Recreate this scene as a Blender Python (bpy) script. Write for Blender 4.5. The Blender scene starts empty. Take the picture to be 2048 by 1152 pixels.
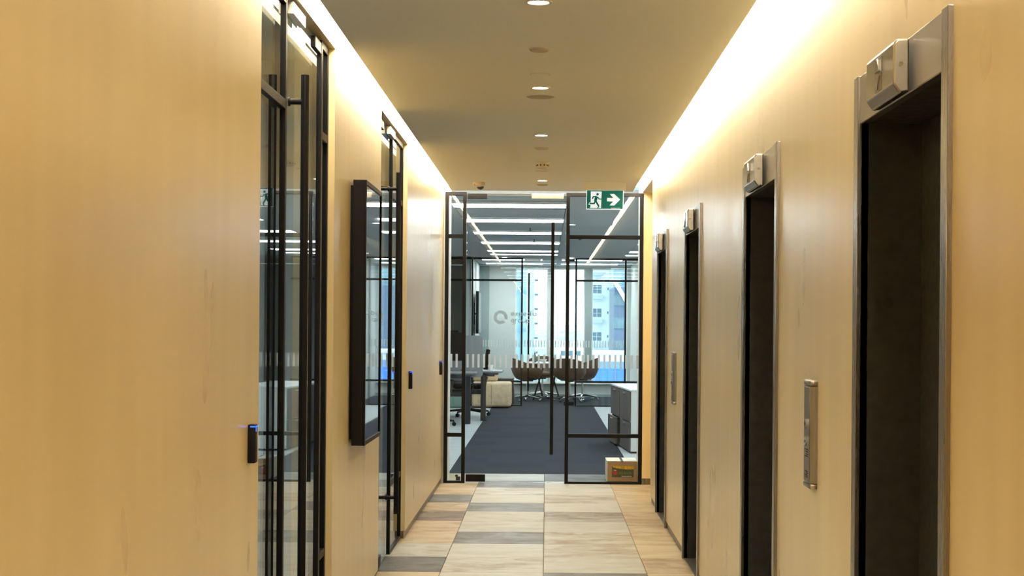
import bpy, bmesh, math, random
from math import sin, cos, pi, radians
from mathutils import Vector, Matrix
random.seed(7)
S = bpy.context.scene
COL = S.collection

# ------------------------------------------------------------------ camera
cam_d = bpy.data.cameras.new('camera')
cam_d.sensor_width = 36.0
cam_d.lens = 3160 / 2048 * 36.0
cam_d.shift_x = (1024 - 1091) / 2048
cam_d.shift_y = (651.4 - 576) / 2048
cam_d.clip_start = 0.05
cam_d.clip_end = 5000
cam = bpy.data.objects.new('camera', cam_d)
COL.objects.link(cam)
cam.matrix_world = Matrix.Translation((0, 0, 1.435)) @ Matrix.Rotation(radians(90), 4, 'X') @ Matrix.Rotation(radians(0.45), 4, 'Z')
S.camera = cam

# ------------------------------------------------------------------ world: bright overcast sky
W = bpy.data.worlds.new('overcast_sky')
S.world = W
W.use_nodes = True
wn = W.node_tree.nodes
wl = W.node_tree.links
wn.clear()
wo = wn.new('ShaderNodeOutputWorld')
bg = wn.new('ShaderNodeBackground')
tc = wn.new('ShaderNodeTexCoord')
sp = wn.new('ShaderNodeSeparateXYZ')
rp = wn.new('ShaderNodeValToRGB')
rp.color_ramp.elements[0].position = 0.0
rp.color_ramp.elements[0].color = (0.80, 0.93, 1.0, 1)
rp.color_ramp.elements[1].position = 0.35
rp.color_ramp.elements[1].color = (0.90, 0.97, 1.0, 1)
wl.new(tc.outputs['Generated'], sp.inputs[0])
wl.new(sp.outputs['Z'], rp.inputs[0])
wl.new(rp.outputs[0], bg.inputs['Color'])
bg.inputs['Strength'].default_value = 3.6
wl.new(bg.outputs[0], wo.inputs[0])

# ------------------------------------------------------------------ exposure, render transform
S.view_settings.view_transform = 'Standard'
S.view_settings.look = 'None'
S.view_settings.gamma = 1.0
S.view_settings.exposure = 0.10
S.view_settings.use_curve_mapping = False
S.cycles.use_denoising = True
S.cycles.max_bounces = 12
S.cycles.diffuse_bounces = 5
S.cycles.glossy_bounces = 6
S.cycles.transmission_bounces = 8
S.cycles.transparent_max_bounces = 40
S.cycles.sample_clamp_indirect = 6.0
S.cycles.caustics_reflective = False
S.cycles.caustics_refractive = False

COVE = 49.0          # radiance of the warm lamp strips in the ceiling slots
WARM = (1.0, 0.84, 0.60)
OFFICE = 20.0         # radiance of the office troffers
COOL = (0.93, 0.98, 1.0)
DOWN = 14.0          # watts of each lobby downlight

# ------------------------------------------------------------------ helpers
def lin(r, g, b):
    f = lambda c: (c / 255 / 12.92) if c / 255 <= 0.04045 else ((c / 255 + 0.055) / 1.055) ** 2.4
    return (f(r), f(g), f(b), 1)

def new_mat(name):
    m = bpy.data.materials.new(name)
    m.use_nodes = True
    nt = m.node_tree
    nt.nodes.clear()
    out = nt.nodes.new('ShaderNodeOutputMaterial')
    return m, nt, out

def pbr(name, col, rough=0.5, metal=0.0, spec=0.5, coat=0.0, noise=0.0, nscale=(20, 20, 20), bump=0.0, emit=None, estr=0.0, rvar=0.0, coat_r=0.1, alpha=1.0):
    """principled material with procedural colour, roughness and relief variation"""
    m, nt, out = new_mat(name)
    p = nt.nodes.new('ShaderNodeBsdfPrincipled')
    p.inputs['Base Color'].default_value = col
    p.inputs['Roughness'].default_value = rough
    p.inputs['Metallic'].default_value = metal
    p.inputs['Specular IOR Level'].default_value = spec
    p.inputs['Coat Weight'].default_value = coat
    p.inputs['Coat Roughness'].default_value = coat_r
    p.inputs['Alpha'].default_value = alpha
    if emit:
        p.inputs['Emission Color'].default_value = emit
        p.inputs['Emission Strength'].default_value = estr
    if noise or bump or rvar:
        t = nt.nodes.new('ShaderNodeTexCoord')
        mp = nt.nodes.new('ShaderNodeMapping')
        mp.inputs['Scale'].default_value = nscale
        nz = nt.nodes.new('ShaderNodeTexNoise')
        nz.inputs['Scale'].default_value = 1.0
        nz.inputs['Detail'].default_value = 6
        nz.inputs['Roughness'].default_value = 0.6
        nt.links.new(t.outputs['Object'], mp.inputs[0])
        nt.links.new(mp.outputs[0], nz.inputs['Vector'])
        if noise:
            mr = nt.nodes.new('ShaderNodeMapRange')
            mr.inputs['From Min'].default_value = 0.3
            mr.inputs['From Max'].default_value = 0.7
            mr.inputs['To Min'].default_value = 1 - noise
            mr.inputs['To Max'].default_value = 1 + noise
            mx = nt.nodes.new('ShaderNodeVectorMath')
            mx.operation = 'SCALE'
            mx.inputs[0].default_value = col[:3]
            nt.links.new(nz.outputs['Fac'], mr.inputs[0])
            nt.links.new(mr.outputs[0], mx.inputs['Scale'])
            nt.links.new(mx.outputs[0], p.inputs['Base Color'])
        if rvar:
            r2 = nt.nodes.new('ShaderNodeMapRange')
            r2.inputs['From Min'].default_value = 0.3
            r2.inputs['From Max'].default_value = 0.7
            r2.inputs['To Min'].default_value = max(0.02, rough - rvar)
            r2.inputs['To Max'].default_value = rough + rvar
            nt.links.new(nz.outputs['Fac'], r2.inputs[0])
            nt.links.new(r2.outputs[0], p.inputs['Roughness'])
        if bump:
            b = nt.nodes.new('ShaderNodeBump')
            b.inputs['Strength'].default_value = bump
            b.inputs['Distance'].default_value = 0.01
            nt.links.new(nz.outputs['Fac'], b.inputs['Height'])
            nt.links.new(b.outputs[0], p.inputs['Normal'])
    nt.links.new(p.outputs[0], out.inputs[0])
    return m

def emitter(name, col, strength):
    m, nt, out = new_mat(name)
    e = nt.nodes.new('ShaderNodeEmission')
    e.inputs[0].default_value = (*col[:3], 1)
    e.inputs[1].default_value = strength
    nt.links.new(e.outputs[0], out.inputs[0])
    return m

def glass_mat(name, tint, f0=0.04):
    """thin architectural glass: transparent body, Fresnel (Schlick) mirror reflection"""
    m, nt, out = new_mat(name)
    lw = nt.nodes.new('ShaderNodeLayerWeight')
    lw.inputs['Blend'].default_value = 0.5
    pw = nt.nodes.new('ShaderNodeMath'); pw.operation = 'POWER'; pw.inputs[1].default_value = 5
    mu = nt.nodes.new('ShaderNodeMath'); mu.operation = 'MULTIPLY_ADD'
    mu.inputs[1].default_value = 1 - f0; mu.inputs[2].default_value = f0
    tr = nt.nodes.new('ShaderNodeBsdfTransparent'); tr.inputs[0].default_value = (*tint, 1)
    gl = nt.nodes.new('ShaderNodeBsdfGlossy'); gl.inputs['Roughness'].default_value = 0.0
    gl.inputs[0].default_value = (0.97, 1.0, 1.0, 1)
    mx = nt.nodes.new('ShaderNodeMixShader')
    nt.links.new(lw.outputs['Facing'], pw.inputs[0])
    nt.links.new(pw.outputs[0], mu.inputs[0])
    nt.links.new(mu.outputs[0], mx.inputs[0])
    nt.links.new(tr.outputs[0], mx.inputs[1])
    nt.links.new(gl.outputs[0], mx.inputs[2])
    nt.links.new(mx.outputs[0], out.inputs[0])
    return m

def film(name, col, clear):
    """translucent sign film: lets light through from behind and scatters it"""
    m, nt, out = new_mat(name)
    nz = nt.nodes.new('ShaderNodeTexNoise'); nz.inputs['Scale'].default_value = 300
    mr = nt.nodes.new('ShaderNodeMapRange'); mr.inputs['To Min'].default_value = 0.96; mr.inputs['To Max'].default_value = 1.04
    vs = nt.nodes.new('ShaderNodeVectorMath'); vs.operation = 'SCALE'; vs.inputs[0].default_value = col[:3]
    nt.links.new(nz.outputs['Fac'], mr.inputs[0]); nt.links.new(mr.outputs[0], vs.inputs['Scale'])
    d = nt.nodes.new('ShaderNodeBsdfDiffuse'); t = nt.nodes.new('ShaderNodeBsdfTranslucent'); tr = nt.nodes.new('ShaderNodeBsdfTransparent')
    nt.links.new(vs.outputs[0], d.inputs[0]); nt.links.new(vs.outputs[0], t.inputs[0])
    m1 = nt.nodes.new('ShaderNodeMixShader'); m1.inputs[0].default_value = 0.85
    m2 = nt.nodes.new('ShaderNodeMixShader'); m2.inputs[0].default_value = clear
    nt.links.new(d.outputs[0], m1.inputs[1]); nt.links.new(t.outputs[0], m1.inputs[2])
    nt.links.new(m1.outputs[0], m2.inputs[1]); nt.links.new(tr.outputs[0], m2.inputs[2])
    nt.links.new(m2.outputs[0], out.inputs[0])
    return m

class MB:
    """collects shapes into one mesh"""
    def __init__(self):
        self.bm = bmesh.new()
    def box(self, x0, x1, y0, y1, z0, z1, bevel=0.0, rot=None, seg=1):
        c = Vector(((x0 + x1) / 2, (y0 + y1) / 2, (z0 + z1) / 2))
        g = bmesh.ops.create_cube(self.bm, size=1.0)
        vs = g['verts']
        bmesh.ops.scale(self.bm, vec=(abs(x1 - x0), abs(y1 - y0), abs(z1 - z0)), verts=vs)
        if bevel > 0:
            es = list({e for v in vs for e in v.link_edges})
            r = bmesh.ops.bevel(self.bm, geom=es, offset=bevel, segments=seg, affect='EDGES', profile=0.5)
            vs = list({v for f in r['faces'] for v in f.verts} | {v for v in vs if v.is_valid})
        if rot is not None:
            bmesh.ops.rotate(self.bm, cent=(0, 0, 0), matrix=rot, verts=vs)
        bmesh.ops.translate(self.bm, vec=c, verts=vs)
        return self
    def cyl(self, a, b, r, r2=None, n=16, cap=True):
        a, b = Vector(a), Vector(b)
        d = b - a
        r2 = r if r2 is None else r2
        q = d.to_track_quat('Z', 'Y').to_matrix().to_4x4()
        g = bmesh.ops.create_cone(self.bm, cap_ends=cap, cap_tris=False, segments=n, radius1=r, radius2=r2, depth=d.length,
                                  matrix=Matrix.Translation((a + b) / 2) @ q)
        return self
    def tube(self, pts, r, n=8):
        for p, q in zip(pts[:-1], pts[1:]):
            self.cyl(p, q, r, n=n)
        for p in pts[1:-1]:
            self.ball(p, r, n)
        return self
    def ball(self, c, r, n=12, sz=1.0):
        bmesh.ops.create_uvsphere(self.bm, u_segments=n, v_segments=max(6, n // 2), radius=r,
                                  matrix=Matrix.Translation(c) @ Matrix.Diagonal((1, 1, sz, 1)))
        return self
    def lathe(self, prof, c=(0, 0, 0), n=32):
        """profile of (r, z) turned about the z axis"""
        rings = []
        for r, z in prof:
            if r < 1e-6:
                rings.append([self.bm.verts.new((c[0], c[1], c[2] + z))])
            else:
                rings.append([self.bm.verts.new((c[0] + r * cos(2 * pi * i / n), c[1] + r * sin(2 * pi * i / n), c[2] + z)) for i in range(n)])
        for A, B in zip(rings[:-1], rings[1:]):
            for i in range(n):
                j = (i + 1) % n
                vs = [A[i % len(A)], A[j % len(A)], B[j % len(B)], B[i % len(B)]]
                u = []
                for v in vs:
                    if v not in u:
                        u.append(v)
                if len(u) > 2:
                    try:
                        self.bm.faces.new(u)
                    except ValueError:
                        pass
        return self
    def prism(self, pts, y0, y1, axis='Y'):
        """polygon in (x, z) extruded along y; or in (y, z) extruded along x; or in (x, y) along z"""
        def P(p, t):
            return {'Y': (p[0], t, p[1]), 'X': (t, p[0], p[1]), 'Z': (p[0], p[1], t)}[axis]
        a = [self.bm.verts.new(P(p, y0)) for p in pts]
        b = [self.bm.verts.new(P(p, y1)) for p in pts]
        self.bm.faces.new(a)
        self.bm.faces.new(b[::-1])
        for i in range(len(pts)):
            j = (i + 1) % len(pts)
            self.bm.faces.new([a[i], b[i], b[j], a[j]])
        return self
    def stroke(self, pts, w, y0, y1, axis='Y', caps=True):
        """thick polyline drawn flat in the (x, z) plane"""
        for p, q in zip(pts[:-1], pts[1:]):
            d = Vector((q[0] - p[0], q[1] - p[1]))
            if d.length < 1e-9:
                continue
            d.normalize()
            nn = Vector((-d.y, d.x)) * w / 2
            self.prism([(p[0] + nn.x, p[1] + nn.y), (q[0] + nn.x, q[1] + nn.y), (q[0] - nn.x, q[1] - nn.y), (p[0] - nn.x, p[1] - nn.y)], y0, y1, axis)
        if caps:
            for p in pts[1:-1]:
                self.prism([(p[0] + w / 2 * cos(2 * pi * i / 10), p[1] + w / 2 * sin(2 * pi * i / 10)) for i in range(10)], y0, y1, axis)
        return self
    def build(self, name, mat, parent=None, loc=None, smooth=False, rz=0.0):
        bmesh.ops.recalc_face_normals(self.bm, faces=self.bm.faces)
        me = bpy.data.meshes.new(name)
        self.bm.to_mesh(me)
        self.bm.free()
        me.materials.append(mat)
        if smooth:
            for p in me.polygons:
                p.use_smooth = True
            try:
                me.set_sharp_from_angle(angle=radians(40))
            except Exception:
                pass
        o = bpy.data.objects.new(name, me)
        COL.objects.link(o)
        if parent:
            o.parent = parent
        if loc:
            o.location = loc
        o.rotation_euler.z = rz
        return o

def bx(name, mat, parent, *b, bevel=0.0, seg=1):
    return MB().box(*b, bevel=bevel, seg=seg).build(name, mat, parent, smooth=bevel > 0)

def tag(o, label=None, cat=None, group=None, kind=None):
    if label: o['label'] = label
    if cat: o['category'] = cat
    if group: o['group'] = group
    if kind: o['kind'] = kind
    return o

def thing(name, loc, label, cat, group=None, rz=0.0, kind=None):
    o = bpy.data.objects.new(name, None)
    o.empty_display_size = 0.05
    COL.objects.link(o)
    o.location = loc
    o.rotation_euler.z = rz
    return tag(o, label, cat, group, kind)

def copy_tree(o, parent=None):
    c = o.copy()
    COL.objects.link(c)
    if parent:
        c.parent = parent
    for ch in [x for x in bpy.data.objects if x.parent is o]:
        copy_tree(ch, c)
    return c

def dup(root, loc, label, rz=None, group=None):
    c = copy_tree(root)
    c.location = loc
    if rz is not None:
        c.rotation_euler.z = rz
    c['label'] = label
    if group: c['group'] = group
    return c

# ------------------------------------------------------------------ materials
def wall_material():
    m, nt, out = new_mat('polished_plaster')
    p = nt.nodes.new('ShaderNodeBsdfPrincipled')
    t = nt.nodes.new('ShaderNodeTexCoord')
    m1 = nt.nodes.new('ShaderNodeMapping'); m1.inputs['Scale'].default_value = (8, 8, 0.7); m1.inputs['Rotation'].default_value = (0.04, 0.03, 0.6); m1.inputs['Location'].default_value = (3.37, 1.71, 0.43)
    n1 = nt.nodes.new('ShaderNodeTexNoise'); n1.inputs['Scale'].default_value = 1; n1.inputs['Detail'].default_value = 1.5; n1.inputs['Roughness'].default_value = 0.4
    m2 = nt.nodes.new('ShaderNodeMapping'); m2.inputs['Scale'].default_value = (2.6, 2.6, 1.1); m2.inputs['Rotation'].default_value = (0, 0, 0.5)
    n2 = nt.nodes.new('ShaderNodeTexNoise'); n2.inputs['Scale'].default_value = 1; n2.inputs['Detail'].default_value = 2
    r1 = nt.nodes.new('ShaderNodeValToRGB')
    r1.color_ramp.elements[0].position = 0.32; r1.color_ramp.elements[0].color = (0.70, 0.565, 0.31, 1)
    r1.color_ramp.elements[1].position = 0.72; r1.color_ramp.elements[1].color = (0.81, 0.68, 0.40, 1)
    ad = nt.nodes.new('ShaderNodeMath'); ad.operation = 'MULTIPLY_ADD'; ad.inputs[1].default_value = 0.4
    hf = nt.nodes.new('ShaderNodeMath'); hf.operation = 'MULTIPLY'; hf.inputs[1].default_value = 0.6
    nt.links.new(t.outputs['Object'], m1.inputs[0]); nt.links.new(m1.outputs[0], n1.inputs['Vector'])
    nt.links.new(t.outputs['Object'], m2.inputs[0]); nt.links.new(m2.outputs[0], n2.inputs['Vector'])
    nt.links.new(n2.outputs['Fac'], hf.inputs[0])
    nt.links.new(n1.outputs['Fac'], ad.inputs[0]); nt.links.new(hf.outputs[0], ad.inputs[2])
    nt.links.new(ad.outputs[0], r1.inputs[0]); nt.links.new(r1.outputs[0], p.inputs['Base Color'])
    mr = nt.nodes.new('ShaderNodeMapRange')
    mr.inputs['From Min'].default_value = 0.3; mr.inputs['From Max'].default_value = 0.7
    mr.inputs['To Min'].default_value = 0.27; mr.inputs['To Max'].default_value = 0.34
    nt.links.new(n2.outputs['Fac'], mr.inputs[0]); nt.links.new(mr.outputs[0], p.inputs['Roughness'])
    p.inputs['Specular IOR Level'].default_value = 0.5
    p.inputs['Coat Weight'].default_value = 0.35; p.inputs['Coat Roughness'].default_value = 0.28
    nt.links.new(p.outputs[0], out.inputs[0])
    return m

def slate_material():
    """riven stone: colour from each tile's own object colour, veins and cloudy stains from noise shifted per tile"""
    m, nt, out = new_mat('riven_stone')
    N = nt.nodes.new; L = nt.links.new
    p = N('ShaderNodeBsdfPrincipled'); p.inputs['Specular IOR Level'].default_value = 0.18
    oi = N('ShaderNodeObjectInfo')
    t = N('ShaderNodeTexCoord')
    mul = N('ShaderNodeMath'); mul.operation = 'MULTIPLY'; mul.inputs[1].default_value = 57
    cmb = N('ShaderNodeCombineXYZ')
    L(oi.outputs['Random'], mul.inputs[0]); L(mul.outputs[0], cmb.inputs[0]); L(mul.outputs[0], cmb.inputs[1])
    mp = N('ShaderNodeMapping'); mp.inputs['Scale'].default_value = (2.6, 4.6, 1)
    L(t.outputs['Object'], mp.inputs[0]); L(cmb.outputs[0], mp.inputs['Location'])
    n1 = N('ShaderNodeTexNoise'); n1.inputs['Scale'].default_value = 1.0; n1.inputs['Detail'].default_value = 8; n1.inputs['Roughness'].default_value = 0.62; n1.inputs['Distortion'].default_value = 0.8
    L(mp.outputs[0], n1.inputs['Vector'])
    mp2 = N('ShaderNodeMapping'); mp2.inputs['Scale'].default_value = (9, 22, 1)
    L(t.outputs['Object'], mp2.inputs[0]); L(cmb.outputs[0], mp2.inputs['Location'])
    n2 = N('ShaderNodeTexNoise'); n2.inputs['Scale'].default_value = 1.0; n2.inputs['Detail'].default_value = 6; n2.inputs['Roughness'].default_value = 0.7; n2.inputs['Distortion'].default_value = 1.2
    L(mp2.outputs[0], n2.inputs['Vector'])
    # alpha of the object colour = how strong the stains are
    r = N('ShaderNodeMapRange'); r.inputs['From Min'].default_value = 0.42; r.inputs['From Max'].default_value = 0.62; r.inputs['To Min'].default_value = 0; r.inputs['To Max'].default_value = 0.85
    L(n1.outputs['Fac'], r.inputs[0])
    r2 = N('ShaderNodeMapRange'); r2.inputs['From Min'].default_value = 0.48; r2.inputs['From Max'].default_value = 0.62; r2.inputs['To Min'].default_value = 0; r2.inputs['To Max'].default_value = 0.9
    L(n2.outputs['Fac'], r2.inputs[0])
    a1 = N('ShaderNodeMath'); a1.operation = 'MULTIPLY'; L(r.outputs[0], a1.inputs[0]); L(oi.outputs['Alpha'], a1.inputs[1])
    a2 = N('ShaderNodeMath'); a2.operation = 'MULTIPLY'; L(r2.outputs[0], a2.inputs[0]); L(a1.outputs[0], a2.inputs[1])
    sc1 = N('ShaderNodeMix'); sc1.data_type = 'RGBA'; sc1.blend_type = 'MULTIPLY'
    L(a1.outputs[0], sc1.inputs[0]); L(oi.outputs['Color'], sc1.inputs[6]); sc1.inputs[7].default_value = (0.66, 0.56, 0.42, 1)
    sc2 = N('ShaderNodeMix'); sc2.data_type = 'RGBA'; sc2.blend_type = 'MULTIPLY'
    L(a2.outputs[0], sc2.inputs[0]); L(sc1.outputs[2], sc2.inputs[6]); sc2.inputs[7].default_value = (0.34, 0.32, 0.28, 1)
    L(sc2.outputs[2], p.inputs['Base Color'])
    mr = N('ShaderNodeMapRange'); mr.inputs['From Min'].default_value = 0.3; mr.inputs['From Max'].default_value = 0.7; mr.inputs['To Min'].default_value = 0.40; mr.inputs['To Max'].default_value = 0.56
    L(n1.outputs['Fac'], mr.inputs[0]); L(mr.outputs[0], p.inputs['Roughness'])
    b = N('ShaderNodeBump'); b.inputs['Strength'].default_value = 0.16; b.inputs['Distance'].default_value = 0.004
    L(n2.outputs['Fac'], b.inputs['Height']); L(b.outputs[0], p.inputs['Normal'])
    L(p.outputs[0], out.inputs[0])
    return m

M = dict(
    wall=wall_material(),
    slate=slate_material(),
    grout=pbr('grout', (0.16, 0.13, 0.09, 1), 0.9, noise=0.2),
    ceiling=pbr('ceiling_paint', (0.88, 0.90, 0.89, 1), 0.85, spec=0.2, noise=0.015, nscale=(60, 60, 60)),
    white=pbr('white_paint', (0.80, 0.80, 0.78, 1), 0.6, noise=0.02),
    slot_white=pbr('slot_lining', (0.8, 0.76, 0.68, 1), 0.7, noise=0.02),
    skirting=pbr('bronze_skirting', (0.17, 0.135, 0.095, 1), 0.4, metal=0.5, noise=0.1),
    black=pbr('black_powder_coat', (0.006, 0.006, 0.007, 1), 0.45, spec=0.12, noise=0.15, nscale=(80, 80, 80)),
    black_matt=pbr('black_matt_plastic', (0.006, 0.006, 0.008, 1), 0.5, spec=0.12, noise=0.15, nscale=(60, 60, 60)),
    screen=pbr('screen_glass', (0.004, 0.005, 0.006, 1), 0.03, spec=0.9, coat=1.0, coat_r=0.02, noise=0.05),
    steel=pbr('brushed_stainless', (0.34, 0.33, 0.32, 1), 0.30, metal=1.0, noise=0.03, nscale=(8, 8, 8)),
    steel_v=pbr('polished_edge', (0.25, 0.235, 0.225, 1), 0.27, metal=1.0, noise=0.06, nscale=(60, 60, 2), rvar=0.04),
    lantern=pbr('satin_chrome', (0.30, 0.285, 0.26, 1), 0.26, metal=1.0, noise=0.03, nscale=(8, 8, 8)),
    chrome=pbr('chrome', (0.66, 0.64, 0.60, 1), 0.09, metal=1.0, noise=0.04, rvar=0.03),
    reveal=pbr('dark_bronze_reveal', (0.050, 0.054, 0.056, 1), 0.36, metal=0.5, noise=0.18, nscale=(30, 30, 30), rvar=0.08),
    panel_grey=pbr('satin_grey_metal', (0.28, 0.27, 0.25, 1), 0.35, metal=0.85, noise=0.1, nscale=(60, 60, 4)),
    panel_face=pbr('dark_satin_face', (0.15, 0.155, 0.16, 1), 0.3, metal=0.7, noise=0.1, nscale=(60, 60, 4)),
    glass=glass_mat('clear_glass', (0.955, 0.980, 0.978), 0.013),
    glass_w=glass_mat('window_glass', (0.94, 0.98, 1.0), 0.03),
    frost=film('frosted_vinyl', (0.80, 0.82, 0.82, 1), 0.12),
    logo=film('etched_vinyl', (0.66, 0.74, 0.76, 1), 0.12),
    alu=pbr('satin_aluminium', (0.72, 0.70, 0.66, 1), 0.32, metal=0.9, noise=0.04),
    cove=emitter('warm_lamp_strip', WARM, COVE),
    lens=emitter('downlight_lens', (1.0, 0.82, 0.56), 14.0),
    troffer=emitter('troffer_diffuser', COOL, OFFICE),
    blue_led=emitter('blue_led', (0.03, 0.10, 1.0), 3.0),
    sign_green=pbr('sign_green', lin(0, 72, 66), 0.5, spec=0.2, noise=0.03, emit=lin(0, 98, 88), estr=0.5),
    sign_white=pbr('sign_white', (0.8, 0.83, 0.85, 1), 0.4, noise=0.01, emit=(0.70, 0.85, 1.0, 1), estr=0.65),
    plastic_white=pbr('warm_white_plastic', (0.68, 0.62, 0.53, 1), 0.4, noise=0.02),
    grille=pbr('perforated_grille', (0.40, 0.37, 0.31, 1), 0.7, noise=0.25, nscale=(400, 400, 400)),
    dark_dome=pbr('smoked_dome', (0.015, 0.010, 0.012, 1), 0.08, coat=1.0, noise=0.05),
    carpet=pbr('charcoal_carpet', (0.022, 0.030, 0.040, 1), 0.95, spec=0.1, noise=0.28, nscale=(90, 90, 90), bump=0.3),
    carpet_light=pbr('pale_grey_carpet_tile', (0.36, 0.40, 0.40, 1), 0.9, spec=0.15, noise=0.16, nscale=(3, 14, 3)),
    acoustic=pbr('acoustic_tile', (0.47, 0.50, 0.51, 1), 0.9, noise=0.06, nscale=(160, 160, 160)),
    plaster_cool=pbr('office_plaster', (0.50, 0.53, 0.51, 1), 0.8, noise=0.03, nscale=(4, 4, 4)),
    joint_grey=pbr('ceiling_grid', (0.30, 0.32, 0.33, 1), 0.9, noise=0.03),
    grey_panel=pbr('grey_wall_panel', (0.24, 0.30, 0.30, 1), 0.8, noise=0.05),
    dark_grey=pbr('charcoal_steel', (0.030, 0.031, 0.034, 1), 0.45, metal=0.3, noise=0.1),
    desk_top=pbr('grey_laminate', (0.20, 0.23, 0.24, 1), 0.45, noise=0.05),
    felt=pbr('grey_felt', (0.27, 0.29, 0.29, 1), 0.95, noise=0.14, nscale=(140, 140, 140)),
    sofa=pbr('oatmeal_leather', (0.52, 0.41, 0.26, 1), 0.7, noise=0.18, nscale=(14, 14, 14), bump=0.2),
    sofa_green=pbr('sage_fabric', (0.16, 0.27, 0.23, 1), 0.9, noise=0.15, nscale=(40, 40, 8)),
    walnut=pbr('dark_walnut', (0.075, 0.050, 0.037, 1), 0.5, noise=0.25, nscale=(3, 3, 30)),
    leather=pbr('brown_leather', (0.085, 0.045, 0.029, 1), 0.42, noise=0.2, nscale=(16, 16, 16)),
    table_top=pbr('pale_laminate', (0.62, 0.68, 0.68, 1), 0.4, noise=0.03),
    cabinet=pbr('white_cabinet', (0.62, 0.66, 0.65, 1), 0.5, noise=0.03),
    drawer=pbr('taupe_drawer_front', (0.105, 0.095, 0.088, 1), 0.6, noise=0.2, nscale=(50, 4, 50)),
    cardboard=pbr('brown_cardboard', (0.36, 0.215, 0.115, 1), 0.85, noise=0.12, nscale=(8, 8, 60)),
    carton_white=pbr('white_lined_cardboard', (0.70, 0.66, 0.54, 1), 0.75, noise=0.05),
    bottle=pbr('green_bottle_glass', (0.03, 0.07, 0.06, 1), 0.1, spec=0.8, noise=0.05),
    ceramic=pbr('white_ceramic', (0.75, 0.76, 0.74, 1), 0.3, noise=0.02),
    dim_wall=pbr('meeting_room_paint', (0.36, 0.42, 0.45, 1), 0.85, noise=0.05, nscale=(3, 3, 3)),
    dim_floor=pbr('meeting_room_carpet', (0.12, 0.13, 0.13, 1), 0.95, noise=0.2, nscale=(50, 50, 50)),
    t_glass=pbr('tower_glass', (0.24, 0.38, 0.44, 1), 0.25, noise=0.12, nscale=(0.5, 0.5, 0.5)),
    t_frame=pbr('tower_mullion', (0.14, 0.30, 0.38, 1), 0.5, noise=0.08),
    b_white=pbr('render_white', (0.78, 0.80, 0.80, 1), 0.8, noise=0.05, nscale=(0.3, 0.3, 0.3)),
    b_rail=pbr('pale_balcony', (0.58, 0.64, 0.67, 1), 0.6, noise=0.08),
    b_win=pbr('far_window', (0.13, 0.21, 0.26, 1), 0.3, noise=0.3, nscale=(1.4, 1.4, 1.4)),
    b_blue=pbr('slate_blue_cladding', (0.12, 0.17, 0.26, 1), 0.6, noise=0.1, nscale=(0.5, 0.5, 0.5)),
    b_hoard=pbr('bright_blue_sheeting', (0.045, 0.16, 0.50, 1), 0.7, noise=0.12, nscale=(1.5, 1.5, 1.5)),
    b_tree=pbr('haze_paled_trees', (0.36, 0.46, 0.44, 1), 0.9, noise=0.35, nscale=(0.15, 0.15, 0.15)),  # distance haze painted in as a pale tree colour
    b_ground=pbr('haze_paled_ground', (0.40, 0.48, 0.47, 1), 0.9, noise=0.3, nscale=(0.03, 0.03, 0.03)),  # ground colour paled to carry the distance haze
)

# ------------------------------------------------------------------ lobby shell
XL, XR = -0.933, 0.869
YE = 14.35
ZC = 2.648
TH = 0.18

def wall_obj(name, label, mat, boxes, parent=None):
    m = MB()
    for b in boxes:
        m.box(*b)
    o = m.build(name, mat, parent)
    return tag(o, label, 'wall', kind='structure')

ALC = [(5.15, 6.95), (8.90, 10.60)]            # two glazed door recesses in the left wall
wl_boxes = []
ys = [-3.0] + [v for a in ALC for v in a] + [YE + 0.37]
for a, b in zip(ys[0::2], ys[1::2]):
    wl_boxes.append((XL - TH, XL, a, b, 0.05, 2.86))
for a, b in ALC:
    wl_boxes.append((XL - TH, XL, a, b, 2.645, 2.86))
wall_obj('wall_left', 'cream polished plaster wall with two glazed door recesses along the lobby', M['wall'], wl_boxes)

ELEV = [(3.385, 4.415), (5.89, 6.92), (8.825, 9.835), (11.245, 12.245)]
wr = []
ys = [-3.0] + [v for a in ELEV for v in a] + [12.95]
for a, b in zip(ys[0::2], ys[1::2]):
    wr.append((XR, XR + 0.30, a, b, 0.05, 2.86))
for a, b in ELEV:
    wr.append((XR, XR + 0.30, a, b, 2.13, 2.86))
wall_obj('wall_right', 'cream polished plaster wall holding the row of elevator entrances', M['wall'], wr)

# bronze skirtings set back under the plaster
m = MB()
for a, b in ((-3.0, 5.15), (6.95, 8.90), (10.60, YE)):
    m.box(XL - TH + 0.01, XL - 0.010, a, b if b > 14 else b - 0.008, 0, 0.05)
tag(m.build('baseboard_left', M['skirting']), 'low recessed bronze skirting under the left plaster wall', kind='structure')
m = MB()
ys = [-3.0] + [v for a in ELEV for v in a] + [12.94]
for a, b in zip(ys[0::2], ys[1::2]):
    m.box(XR + 0.010, XR + 0.29, a, b, 0, 0.05)
m.box(XR + 0.04, 2.3, YE - 0.01, YE + 0.05, 0, 0.055)
tag(m.build('baseboard_right', M['skirting']), 'low recessed bronze skirting under the elevator wall', kind='structure')

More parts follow.
